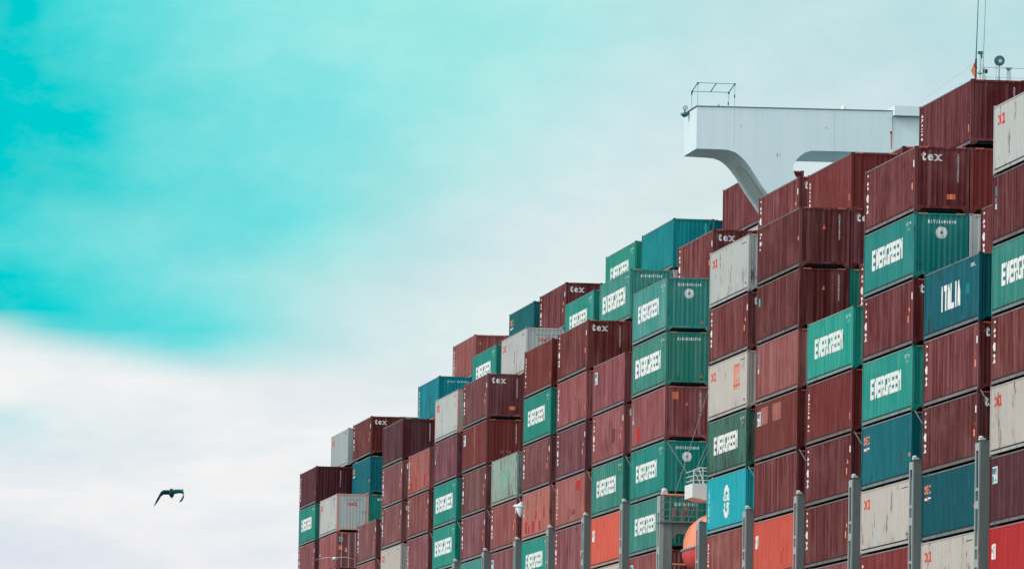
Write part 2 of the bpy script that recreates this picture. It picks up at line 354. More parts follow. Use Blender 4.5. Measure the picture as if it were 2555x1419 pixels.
# ------------------------------------------------------------------ lettering and flat marks that follow the corrugation
_gl = {}
def glyph(ch, bold=0.0):
    k = (ch, bold)
    if k in _gl: return _gl[k]
    cu = bpy.data.curves.new('g', 'FONT'); cu.body = ch; cu.offset = bold; cu.resolution_u = 2; cu.fill_mode = 'FRONT'
    ob = bpy.data.objects.new('g', cu); COL.objects.link(ob); bpy.context.view_layer.update()
    me = bpy.data.meshes.new_from_object(ob.evaluated_get(bpy.context.evaluated_depsgraph_get()))
    vs = [(v.co.x, v.co.y) for v in me.vertices]; fs = [tuple(p.vertices) for p in me.polygons]
    bpy.data.objects.remove(ob); bpy.data.curves.remove(cu); bpy.data.meshes.remove(me)
    _gl[k] = (vs, fs); return _gl[k]
class Flat:
    """2-D shapes: s to the reader's right, t up"""
    def __init__(s): s.v = []; s.f = []; s.m = []
    def add(s, vs, fs, m=0):
        b = len(s.v); s.v += vs; s.f += [tuple(b + i for i in f) for f in fs]; s.m += [m] * len(fs)
    def rect(s, a, b_, c, d, m=0): s.add([(a, c), (b_, c), (b_, d), (a, d)], [(0, 1, 2, 3)], m)
    def letter(s, ch, a, b_, c, d, m=0, bold=0.02, up=0):
        if ch == ' ': return
        vs, fs = glyph(ch, bold)
        if not vs: return
        x0 = min(v[0] for v in vs); x1 = max(v[0] for v in vs); y0 = min(v[1] for v in vs); y1 = max(v[1] for v in vs)
        if ch in 'Il1i': x0 -= .12; x1 += .12
        nv = []
        for x, y in vs:
            p, q = (x - x0) / (x1 - x0), (y - y0) / (y1 - y0)
            if up: p, q = q, 1 - p            # turned a quarter clockwise: reads downwards
            nv.append((a + p * (b_ - a), c + q * (d - c)))
        s.add(nv, fs, m)
    def block(s, w, a, b_, c, d, m=0, gap=.05):
        BL = {'E': [(0, .36, 0, 1), (.36, 1, 0, .22), (.36, .92, .39, .61), (.36, 1, .78, 1)],
              'R': [(0, .34, 0, 1), (.34, .95, .80, 1), (.34, .68, .40, .58), (.68, 1, .44, .80)],
              'G': [(0, .34, .06, .94), (.34, .95, .80, 1), (.34, .66, 0, .20), (.66, 1, 0, .50), (.5, .66, .36, .50)],
              'N': [(0, .32, 0, 1), (.68, 1, 0, 1)], 'I': [(.25, .75, 0, 1)], 'T': [(0, 1, .78, 1), (.33, .67, 0, .78)],
              'L': [(0, .36, 0, 1), (.36, 1, 0, .22)], 'V': [], 'A': []}
        PL = {'R': [[(.42, .40), (.68, .40), (1, 0), (.66, 0)]], 'N': [[(.32, 1), (.68, .35), (.68, 0), (.32, .62)]],
              'V': [[(0, 1), (.34, 1), (.5, .42), (.5, 0), (.33, 0)], [(1, 1), (.67, 0), (.5, 0), (.5, .42), (.66, 1)]],
              'A': [[(0, 0), (.33, 1), (.5, 1), (.5, .62), (.34, 0)], [(1, 0), (.66, 0), (.5, .62), (.5, 1), (.67, 1)], [(.43, .2), (.43, .36), (.57, .36), (.57, .2)]]}
        cw = (b_ - a) / len(w)
        for i, ch in enumerate(w):
            x0 = a + (i + gap / 2) * cw; ww = cw * (1 - gap)
            for p, q, r_, t in BL[ch]: s.rect(x0 + p * ww, x0 + q * ww, c + r_ * (d - c), c + t * (d - c), m)
            for pl in PL.get(ch, []): s.add([(x0 + p * ww, c + q * (d - c)) for p, q in pl], [tuple(range(len(pl)))], m)
    def word(s, w, a, b_, c, d, m=0, bold=0.02, gap=.12):
        n = len(w); cw = (b_ - a) / n
        for i, ch in enumerate(w): s.letter(ch, a + i * cw + cw * gap / 2, a + (i + 1) * cw - cw * gap / 2, c, d, m, bold)
    def disc(s, x, y, r, m=0, n=24): s.add([(x + r * math.cos(2 * math.pi * i / n), y + r * math.sin(2 * math.pi * i / n)) for i in range(n)], [tuple(range(n))], m)
    def side(s, name, mats, eps=.006):
        """wrap onto the outboard side wall: s measured from the far end, t = height"""
        return s._wrap(name, mats, SFOLD, True, eps)
    def end(s, name, mats, eps=.005, flat=False):
        return s._wrap(name, mats, [] if flat else EFOLD, False, eps)
    def _wrap(s, name, mats, folds, side, eps):
        bm = bmesh.new(); vv = [bm.verts.new((x, y, 0)) for x, y in s.v]
        for f, m in zip(s.f, s.m):
            try: q = bm.faces.new([vv[i] for i in f]); q.material_index = m
            except ValueError: pass
        lo = min(x for x, y in s.v); hi = max(x for x, y in s.v)
        for k in folds:
            p = CL - k if side else k
            if lo < p < hi:
                bmesh.ops.bisect_plane(bm, geom=list(bm.verts) + list(bm.edges) + list(bm.faces), plane_co=(p, 0, 0), plane_no=(1, 0, 0))
        layer = {}
        for f in bm.faces:
            for v in f.verts: layer[v] = max(layer.get(v, 0), f.material_index)
        for v in bm.verts:
            a, b = v.co.x, v.co.y; e = eps + .002 * layer.get(v, 0)
            if side: y = CL - a; v.co = (side_prof(y) - e, y, b)
            else: v.co = (a, (end_prof(a) if folds else .0) - e, b)
        me = bpy.data.meshes.new(name); bm.to_mesh(me); bm.free()
        for m in mats: me.materials.append(m)
        return me
_mk = {}
def once(key, fn):
    if key not in _mk: _mk[key] = fn()
    return _mk[key]
def m_EG(big):
    f = Flat()
    if big: f.block('EVERGREEN', CL - S0 - 39 * SP - .02, CL - S0 - 6 * SP - .02, 1.02, 2.02)
    else: f.block('EVERGREEN', CL - S0 - 36 * SP - .02, CL - S0 - 9 * SP - .02, 1.08, 2.0)
    f.word('EITU', 10.2, 11.3, 2.42, 2.56, 0, 0, .3); f.word('45G1', 10.5, 11.2, 2.20, 2.32, 0, 0, .3)
    return f.side('lettering', [WHT])
def m_IT():
    f = Flat(); f.block('ITALIA', 3.7, 8.1, .95, 2.05, 0, .10); f.word('EISU', 10.2, 11.4, 2.40, 2.54, 0, 0, .3)
    f.rect(9.3, 10.0, 1.3, 1.75, 1); return f.side('lettering', [WHT, MATS['blue_bright']])
def m_OO():
    f = Flat(); f.word('OOCL', .75, 2.35, 1.98, 2.44, 0, .05, .08); f.rect(11.0, 11.5, .45, .52, 1); f.rect(10.0, 11.3, 2.52, 2.56, 1); return f.side('lettering', [CREAMLET, DKTXT])
def m_TV(tagx=11.35):
    f = Flat()
    f.letter('t', .42, .78, 1.98, 2.42, 0, .05); f.letter('e', .38, .82, 1.40, 1.80, 0, .05); f.letter('x', .38, .82, .92, 1.28, 0, .05)
    f.rect(.45, .75, 2.58, 2.66, 0); f.rect(tagx, tagx + .30, 1.02, 1.32, 1); f.add([(tagx + .2, 1.5), (tagx + .42, 1.5), (tagx + .31, 1.72)], [(0, 1, 2)], 1); f.rect(11.75, 11.85, 2.0, 2.3, 0)
    return f.side('lettering', [WHT, ORL])
def m_LV(word):
    f = Flat(); n = len(word); h = 1.9 / n
    for i, ch in enumerate(word): f.letter(ch, .42, .74, 2.5 - (i + 1) * h + .03, 2.5 - i * h - .03, 0, .02, up=1)
    f.rect(11.5, 11.75, .62, .92, 1); f.add([(11.55, 1.3), (11.75, 1.3), (11.65, 1.5)], [(0, 1, 2)], 1)
    return f.side('lettering', [WHT, ORL])
def m_FL():
    f = Flat(); f.rect(.45, 1.55, 1.75, 2.45, 0); f.rect(.55, 1.45, 2.15, 2.38, 1); f.add([(.95, 2.12), (1.45, 2.12), (1.45, 2.36)], [(0, 1, 2)], 2)
    f.rect(.62, .8, 1.8, 2.05, 1); f.rect(1.0, 1.3, 1.85, 1.92, 1); return f.side('label_panel', [PALELBL, TEALLBL, ORL])
def m_SL():
    f = Flat(); f.rect(.50, .85, 2.0, 2.4, 1); f.word('UES', .5, .85, 1.75, 1.92, 0, 0); f.rect(.5, .8, 1.45, 1.68, 0); return f.side('label_panel', [PALELBL, TEALLBL])
def m_CY():
    f = Flat(); f.rect(.55, .95, 1.85, 2.25, 0); return f.side('label_panel', [plain('cyan_label', (.05, .45, .50))])
def m_SE():
    f = Flat(); f.word('SEC', .55, 2.0, 2.02, 2.40, 0, .05, .1); f.rect(.65, 1.0, 1.76, 1.86, 1); f.add([(1.0, 1.72), (1.35, 1.72), (1.18, 1.96)], [(0, 1, 2)], 0); f.rect(1.35, 1.9, 1.8, 1.87, 1); f.rect(11.5, 11.8, .95, 1.1, 0)
    return f.side('lettering', [ORL, WHT])
def m_CI():
    f = Flat(); f.disc(.78, 1.98, .2, 0, 16); f.rect(.58, 1.45, 1.55, 2.0, 0); f.rect(.75, 1.45, 1.98, 2.18, 0); f.rect(.98, 1.08, 1.62, 1.92, 1); f.rect(.98, 1.2, 2.02, 2.10, 1)
    return f.side('lettering', [WHT, MATS['red']])
def m_LOGO():
    f = Flat()
    cx, cy, rx, rz = 6.2, 1.45, .95, .85
    for a0, a1 in ((25, 75), (80, 150), (205, 255), (262, 335)):
        k = 6; vs = []
        for i in range(k + 1):
            t = R(a0 + (a1 - a0) * i / k); vs.append((cx + rx * math.cos(t), cy + rz * math.sin(t)))
        for i in range(k, -1, -1):
            t = R(a0 + (a1 - a0) * i / k); vs.append((cx + rx * .55 * math.cos(t), cy + rz * .66 * math.sin(t)))
        f.add(vs, [(i, i + 1, 2 * k - i, 2 * k + 1 - i) for i in range(k)])
    f.word('GE', cx - .95, cx + .95, 1.49, 1.82, 0, .06, .1); f.word('IP', cx - .95, cx + .95, 1.08, 1.40, 0, .06, .1)
    w = 'CAPITAL LEASE SI'
    for i, ch in enumerate(w): f.letter(ch, .5, .85, 2.3 - (i + 1) * .105, 2.3 - i * .105 - .02, 0, .03, up=1)
    return f.side('lettering', [WHT])
def m_72():
    f = Flat(); f.letter('7', .55, 1.15, 2.3, 2.55, 0, .03); f.word('84', .45, 1.25, 1.92, 2.18, 0, .04); f.rect(.6, .9, 1.72, 1.8, 0); f.rect(11.6, 11.8, 1.3, 1.5, 1); return f.side('lettering', [WHT, ORL])
def m_OH():
    f = Flat()
    for i in range(3): f.rect(8.1 + i * .62, 8.55 + i * .62, 1.15, 2.42, 0)
    f.rect(7.9, 10.0, 1.3, 1.38, 0); f.rect(8.2, 9.9, 2.3, 2.36, 0); f.word('HIGH', 7.9, 9.9, 1.62, 1.95, 1, .02)
    return f.side('warning_panel', [plain('orange_warning', (.72, .20, .12)), MATS['cream']])
def patch(rects, mat):
    f = Flat()
    for a, b, c, d in rects: f.rect(a, b, c, d, 0)
    return f.side('paint_patch', [mat], .004)
# --- near-end marks
def e_tex():
    f = Flat()
    f.letter('t', .30, .50, 2.26, 2.66, 0, .03); f.letter('e', .57, .83, 2.26, 2.55, 0, .02); f.letter('x', .90, 1.18, 2.26, 2.55, 0, .03)
    for x in (.87, 1.10): f.rect(x, x + .13, 2.26, 2.295, 0); f.rect(x - .01, x + .12, 2.515, 2.55, 0)
    f.rect(.28, .44, 2.50, 2.55, 0)
    return f.end('lettering', [WHT])
def e_vid(w='TGHU512740522G1'):
    f = Flat(); n = len(w); h = 1.25 / n
    for i, ch in enumerate(w): f.letter(ch, 1.90, 1.985, 2.58 - (i + 1) * h + .015, 2.58 - i * h - .01, 0, .03)
    return f.end('container_number', [WHT])
def e_caut():
    f = Flat(); f.rect(1.45, 1.83, .58, .80, 0); f.word('CAUTION', 1.48, 1.80, .69, .76, 1, 0); f.word('9FT6 HIGH', 1.5, 1.78, .61, .66, 1, 0); return f.end('caution_sticker', [ORG, DKTXT])
def e_tri(x, z):
    f = Flat(); f.add([(x - .08, z), (x + .08, z), (x, z + .2)], [(0, 1, 2)], 0); f.add([(x - .03, z + .03), (x + .03, z + .03), (x, z + .12)], [(0, 1, 2)], 1); return f.end('warning_triangle', [ORG, RED])
def e_id(w, disc=True, z=2.42):
    f = Flat(); f.word(w, .62, 1.90, z, z + .15, 0, .05, .25)
    if disc:
        f.disc(1.24, 2.02, .265, 0)
        st = []
        for i in range(16):
            r = .105 if i % 2 == 0 else .048; t = 2 * math.pi * i / 16; st.append((1.24 + r * math.sin(t), 2.02 + r * math.cos(t)))
        f.add(st + [(1.24, 2.02)], [(i, (i + 1) % 16, 16) for i in range(16)], 1)
        for i, ch in enumerate('EVERGREEN'):
            t = R(-62 + i * 15.5); x = 1.24 + .205 * math.sin(t); y = 2.02 - .205 * math.cos(t); f.letter(ch, x - .018, x + .018, y - .022, y + .022, 1, 0)
    return f.end('lettering', [WHT, GRN])
def e_oocl(w, z=2.40):
    f = Flat(); f.word(w, .62, 2.0, z, z + .07, 1, .02, .4); f.word('45G1', 1.3, 1.75, z - .12, z - .06, 1, .02, .4)
    f.word('OOCL', .80, 1.62, z - .42, z - .17, 0, .06, .04); f.disc(1.2, z - .33, .05, 0, 8); return f.end('lettering', [CREAMLET, DKTXT])
def e_rows(w):
    f = Flat(); f.word(w, .6, 2.1, 2.45, 2.56, 0, .03, .3); return f.end('lettering', [WHT])
def e_nte():
    f = Flat(); f.letter('N', .95, 1.12, .72, .90, 0, -.01); f.letter('T', 1.28, 1.4, .74, .9, 0, -.01); f.letter('E', 1.5, 1.62, .7, .86, 0, -.01); return f.end('chalk_marks', [plain('chalk', (.45, .25, .25))])
def e_stk():
    f = Flat(); f.rect(.42, .72, 2.18, 2.56, 0); f.word('45G1', .45, .69, 2.4, 2.5, 1, 0); f.word('CLASS', .45, .69, 2.24, 2.34, 1, 0); return f.end('orange_sticker', [ORG, DKTXT])
def e_cy():
    f = Flat(); f.rect(1.88, 1.95, 2.05, 2.62, 0); f.rect(1.80, 2.02, 2.30, 2.40, 0); f.rect(2.15, 2.25, 2.1, 2.6, 1); return f.end('lettering', [plain('cyan_label', (.05, .45, .50)), BLACK])
def door_end():
    b = MB()
    for x0, x1 in ((.14, 1.205), (1.235, CW - .14)):
        b.box(x0, x1, .03, .05, .28, 2.78)
        for z in (.45, .98, 1.51, 2.04): b.prism([(0, 0)], 0, 0) if False else b.box(x0 + .08, x1 - .08, .012, .032, z, z + .30)
        b.box(x0, x0 + .05, .014, .03, .28, 2.78); b.box(x1 - .05, x1, .014, .03, .28, 2.78)
    return b.mesh('door', 1)

GROUPS = {'maroon': 'maroon containers stacked on the ship', 'green': 'green containers stacked on the ship', 'white': 'white containers stacked on the ship', 'blue': 'blue containers stacked on the ship', 'red': 'red containers stacked on the ship'}
def fam(c):
    for k, v in (('maroon', 'maroon'), ('mauve', 'maroon'), ('rust', 'maroon'), ('salmon', 'maroon'), ('green', 'green'), ('grey_green', 'green'), ('blue', 'blue'), ('cyan', 'blue'), ('white', 'white'), ('cream', 'white'), ('red', 'red')):
        if c.startswith(k): return v
BY = {0: 282.2, 1: 297.1, 2: 311.8, 3: 326.6, 4: 341.3, 5: 356.1, 6: 382.9, 7: 397.8, 8: 412.8, 9: 427.6, 10: 442.3, 11: 457.4, 12: 472.5, 13: 487.4, 14: 503.2, 15: 518.8, 16: 545.1, 17: 560.7}
BZ = {0: 32.22, 1: 32.24, 2: 32.28, 3: 32.22, 4: 32.23, 5: 32.21, 6: 32.17, 7: 32.10, 8: 32.07, 9: 32.06, 10: 31.96, 11: 31.94, 12: 31.89, 13: 31.83, 14: 31.82, 15: 31.34, 16: 31.56, 17: 31.56}
PIT = 2.92
def container(bay, row, lvl, col, marks=(), label='', ztop=None, hidden=False, post=None):
    z = (BZ[bay] - PIT * lvl if ztop is None else ztop) - CH
    root = thing('shipping_container', (row * 2.474 + random.uniform(-.012, .012), BY[bay] + random.uniform(-.03, .03), z), label, 'shipping container', GROUPS[fam(col)])
    pc, rl = MATS[col], MATS[col + '_rail']
    v = random.uniform(.84, 1.16); tint = (v * random.uniform(.97, 1.04), v * random.uniform(.92, 1.08), v * random.uniform(.92, 1.08), 1)
    if fam(col) == 'white': tint = (v * .5 + .5, v * .5 + .5, v * .5 + .495, 1)
    n0 = len(CHILDREN)
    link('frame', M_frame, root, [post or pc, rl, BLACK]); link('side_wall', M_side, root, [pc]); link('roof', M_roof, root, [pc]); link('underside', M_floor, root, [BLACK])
    if 'door' not in marks: link('end_wall', M_end, root, [pc])
    for o in CHILDREN[n0:]: o.color = tint
    if hidden: return root
    link('side_wall', M_side_in, root, [pc]); link('end_wall', M_end_far, root, [pc]); link('hazard_stripes', M_haz, root)
    for o in CHILDREN[n0:]: o.color = tint if o.name.startswith(('frame', 'side', 'end', 'roof')) else (1, 1, 1, 1)
    for k in marks:
        if isinstance(k, tuple) and k[0] == 'patch': link('paint_patch', once(('p', k[1], k[2]), lambda: patch(k[1], MATS.get(k[2]))), root); continue
        if k == 'door':
            d = link('door', once('door', door_end), root, [pc])
            b = MB()
            for x in (.42, .98, 1.46, 2.02): b.tube((x, -.03, .2), (x, -.03, 2.84), .024)
            link('locking_rod', once('rods', lambda: b.mesh('locking_rod', 1)), d, [SHIPLT])
            f = Flat(); f.rect(.22, .50, 2.2, 2.52, 0); f.rect(.25, .47, 2.23, 2.49, 1); f.add([(.27, 2.26), (.45, 2.36), (.45, 2.46), (.30, 2.46)], [(0, 1, 2, 3)], 0)
            f.rect(.20, .50, 1.55, 1.86, 2); f.add([(.66, 1.60), (.88, 1.60), (.77, 1.78)], [(0, 1, 2)], 2); f.add([(.66, 1.55), (.77, 1.35), (.88, 1.55)], [(0, 1, 2)], 0)
            link('label_panel', f.end('label_panel', [PALELBL, TEALLBL, ORG], -.006, True), d); continue
        me = once(k, MARKS[k])
        link(me.name.split('.')[0], me, root)
    return root
MARKS = {'EG': lambda: m_EG(0), 'EGB': lambda: m_EG(1), 'IT': m_IT, 'OO': m_OO, 'TV': m_TV, 'TV2': lambda: m_TV(10.9), 'LV': lambda: m_LV('CRONOS 81'), 'LV2': lambda: m_LV('FLORENS'), 'FL': m_FL, 'SL': m_SL, 'CY': m_CY, 'SE': m_SE, 'CI': m_CI,
         'LOGO': m_LOGO, '72': m_72, 'OH': m_OH, 'tex': e_tex, 'vid': e_vid, 'vid2': lambda: e_vid('SGRU9273824522'), 'vid3': lambda: e_vid('UES4852946 5'), 'caut': e_caut, 'tri': lambda: e_tri(1.2, 1.85), 'trb': lambda: e_tri(1.98, .42),
         'id1': lambda: e_id('EITU1684140'), 'id2': lambda: e_id('EGSU9096240'), 'id3': lambda: e_id('EISU8553750', False), 'id4': lambda: e_id('HMCU1025800'), 'id5': lambda: e_id('EGSU0213130', False, 2.3), 'id6': lambda: e_id('EISU8577130', False), 'id7': lambda: e_id('EMCU9025310'),
         'oo1': lambda: e_oocl('OOLU7712905'), 'oo2': lambda: e_oocl('MAGU5127390'), 'rows': lambda: e_rows('UTCU 401962'), 'nte': e_nte, 'stk': e_stk, 'ecy': e_cy}
def P(rects, mat): return ('patch', tuple(rects), mat)
ORD = ['', 'top', 'second', 'third', 'fourth', 'fifth', 'sixth', 'seventh']
NUM = ['first', 'second', 'third', 'fourth', 'fifth', 'sixth', 'seventh', 'eighth', 'ninth', 'tenth', 'eleventh', 'twelfth', 'thirteenth', 'fourteenth', 'fifteenth', 'sixteenth', 'seventeenth', 'eighteenth']
# outer row: bay -> (first tier, [(colour, marks, look)])
T = 'with stacked white letters'
OUT = {
 0: (0, [('white', ('OO',), 'grey white container with red letters'), ('maroon', ('SL',), 'maroon container with tiny label'), ('green_pale', ('EG',), 'streaky green container with big white lettering'), ('maroon', ('TV2',), 'maroon container ' + T), ('cream', ('OO',), 'cream container with red letters'), ('maroon_dark', ('FL',), 'dark streaked maroon container with picture label'), ('red', ('CI',), 'bright red container with white emblem')]),
 1: (2, [('blue', ('IT', P([(1.0, 1.5, .4, .7), (6.1, 6.4, .45, .8), (8.2, 8.6, .5, 1.0)], 'blue_dark')), 'dark blue container with six white letters'), ('maroon', ('TV', 'tex'), 'maroon container ' + T), ('maroon', ('TV', 'tex'), 'maroon container ' + T), ('blue_dark', ('SE',), 'plain dark blue container with orange letters'), ('cream', ('OO',), 'cream container with red letters')]),
 2: (0, [('maroon', ('TV', 'tex', 'vid', 'caut'), 'maroon container with orange sticker low on its end'), ('green_mint', ('EG', 'id1'), 'green container with white disc on end'), ('maroon', ('TV2', 'tex', P([(2.4, 3.4, 1.0, 1.7)], 'rust_brown')), 'maroon container with repainted brown rectangle'), ('green_mint', ('EG', 'id7'), 'stained mint green container with big white lettering'), ('blue', ('SE',), 'scratched blue container with orange letters'), ('cream', ('OO', P([(3.9, 5.0, .4, 1.25), (8.2, 8.8, .9, 2.3)], 'white')), 'dented cream container with red letters'), ('maroon_red', ('LV',), 'reddish container with vertical white writing')]),
 3: (2, [('green_mint', ('EG',), 'green container with big white lettering'), ('maroon_red', ('LV',), 'reddish container with vertical white writing'), ('maroon', ('TV2',), 'maroon container ' + T), ('maroon', ('TV2',), 'maroon container ' + T), ('maroon_pale', (), 'pale maroon container without writing')]),
 4: (0, [('maroon', ('72', 'tri', 'vid'), 'maroon container with orange triangle on end'), ('maroon', ('CY', 'tri', 'vid2'), 'maroon container with small cyan label'), ('maroon_pale', ('SL',), 'faded maroon container with tiny label'), ('rust_brown', ('FL', P([(1.65, 3.7, 1.75, 2.6), (4.9, 7.4, 1.75, 2.6)], 'salmon')), 'rust brown container with two pale square patches'), ('maroon', ('vid',), 'stained maroon container without side letters'), ('red_orange', ('CI',), 'orange red container with white emblem')]),
 5: (0, [('white', ('OO',), 'clean grey white container with red letters'), ('maroon', ('TV2', 'tex'), 'maroon container ' + T), ('cream', ('OO', 'OH'), 'cream container with tall orange warning panel'), ('green_dull', ('EG',), 'grimy rust stained green container with white lettering'), ('cyan', ('LOGO',), 'bright cyan container with round white emblem'), ('maroon_pale', ('LV',), 'pale maroon container with vertical white writing')]),
 6: (0, [('green_pale', ('EG', 'id2', 'trb'), 'streaked green container with white disc and orange triangle on end'), ('green_pale', ('EGB', 'id3', 'trb'), 'pale green container with extra large white lettering'), ('maroon_pale', ('SL', 'stk', 'tri', 'vid3', P([(1.9, 3.4, .38, 1.2)], 'red')), 'pale maroon container with orange end sticker'), ('green_mint', ('EG', 'id4'), 'rust flecked green container behind lashing rods'), ('green_pale', ('EG', 'id5'), 'pale green container behind grey railing'), ('maroon_pale', ('FL',), 'pale maroon container with picture label')]),
 7: (1, [('maroon_pale', ('FL',), 'faded maroon container with picture label'), ('maroon_pale', ('TV2', 'tex', P([(7.7, 8.9, .95, 1.75)], 'maroon')), 'faded maroon container with darker narrow patch'), ('green_pale', ('EG', 'id7'), 'pale green container with big white lettering'), ('red_orange', ('CI',), 'orange red container with white emblem'), ('cream', ('OO',), 'cream container at bottom edge')]),
 8: (0, [('maroon', ('TV', 'tex', 'vid'), 'maroon container with white letters on its dark end'), ('maroon_pale', ('LV2',), 'faded maroon container with vertical white writing'), ('maroon_pale', ('TV2',), 'faded maroon container ' + T), ('salmon', ('LV', P([(8.6, 10.5, 1.95, 2.5)], 'red'), P([(5.0, 6.0, .5, 1.1), (6.4, 8.4, .6, .9)], 'maroon_pale')), 'salmon pink container with red patch at its corner'), ('maroon_pale', ('TV2',), 'faded maroon container ' + T)]),
 9: (0, [('maroon_red', ('LV', 'vid'), 'reddish container with vertical white writing'), ('green_mint', ('EG',), 'mint green container with big white lettering'), ('maroon_pale', ('TV2',), 'faded maroon container ' + T), ('salmon', ('SL', P([(1.4, 2.2, .4, 1.15), (2.8, 3.6, .35, .85), (4.4, 5.5, .35, 1.05), (7.6, 8.4, .35, .95), (5.9, 6.6, 1.1, 1.6), (9.4, 10.1, 1.0, 1.75)], 'red')), 'pink container dotted with dark red patches'), ('green_mint', ('EG',), 'mint green container with big white lettering')]),
 10: (2, [('grey_green', (P([(4.4, 5.2, 1.25, 2.0), (5.6, 6.9, .75, 1.9), (7.2, 7.9, 1.35, 2.1), (8.2, 9.2, 1.2, 2.0), (6.2, 6.8, .35, .72)], 'green_worn'), 'id7'), 'grey green container stained with rust and green patch'), ('maroon_pale', ('TV2',), 'faded maroon container ' + T), ('maroon_pale', ('FL',), 'faded maroon container with picture label')]),
 11: (0, [('maroon', ('TV2', 'tex', 'vid', 'caut'), 'maroon container with orange sticker low on its end'), ('rust_brown', ('FL', 'vid', 'nte', P([(5.8, 6.3, .3, 2.75)], 'maroon_pale')), 'rust brown container with pale vertical stripe'), ('maroon_pale', ('TV2',), 'faded maroon container ' + T), ('maroon_pale', ('TV2',), 'faded maroon container ' + T), ('green_pale', (), 'pale green container at bottom edge')]),
 12: (0, [('white', ('OO',), 'grey white container with red letters and orange corner'), ('maroon', ('SL',), 'stained maroon container with rust along its foot'), ('green_mint', ('EGB', 'id7'), 'mint green container with large white lettering'), ('green_mint', ('EGB', 'id7'), 'mint green container with large white lettering'), ('cream', (), 'cream container at bottom edge')]),
 13: (1, [('salmon', ('LV2', P([(1.4, 2.3, .35, 1.0), (4.2, 5.0, .35, 1.3), (4.6, 5.3, 1.65, 2.1), (9.0, 9.8, .4, 1.2)], 'red')), 'salmon pink container with dark red patches'), ('maroon_pale', ('TV2',), 'faded maroon container ' + T), ('maroon_pale', ('LV2',), 'streaked pale maroon container')]),
 14: (0, [('maroon_dark', ('vid2',), 'dark grey streaked maroon container with plain dark end'), ('maroon', ('TV2', 'tex'), 'maroon container ' + T), ('maroon', ('TV2', 'tex'), 'maroon container ' + T), ('cream', ('OO',), 'cream container with red letters')]),
 15: (2, [('maroon', ('TV2', 'tex'), 'maroon container ' + T), ('maroon_pale', (), 'pale pink maroon container')]),
 16: (1, [('white', ('OO', 'oo1'), 'white container with red logo on its end'), ('maroon_pale', ('SL', 'door'), 'pale maroon container with doors and locking rods')]),
 17: (0, [('maroon_dark', ('LV2', 'trb', 'vid3'), 'dark maroon container with orange triangle on end'), ('green_mint', ('EG',), 'green container with white lettering'), ('maroon', ('TV2',), 'maroon container ' + T)]),
}
SALM = paint('salmon_corner', (.62, .30, .24), (.66, .38, .32), .4, .1)
for bay, (l0, lst) in OUT.items():
    for i, (c, mk, look) in enumerate(lst):
        if bay >= 7 and c == 'maroon' and (bay, i) not in ((8, 0),): c = 'mauve'
        if bay >= 8 and c == 'maroon_pale' and i > 1 and bay != 16: c = random.choice(('mauve', 'maroon_pale'))
        n = 'top' if i == 0 else ORD[i + 1] + ' from top'
        container(bay, 0, l0 + i, c, mk, '%s, %s, %s stack from right' % (look, n, NUM[bay]), post=SALM if (bay, i) in ((16, 0), (12, 0)) else None)
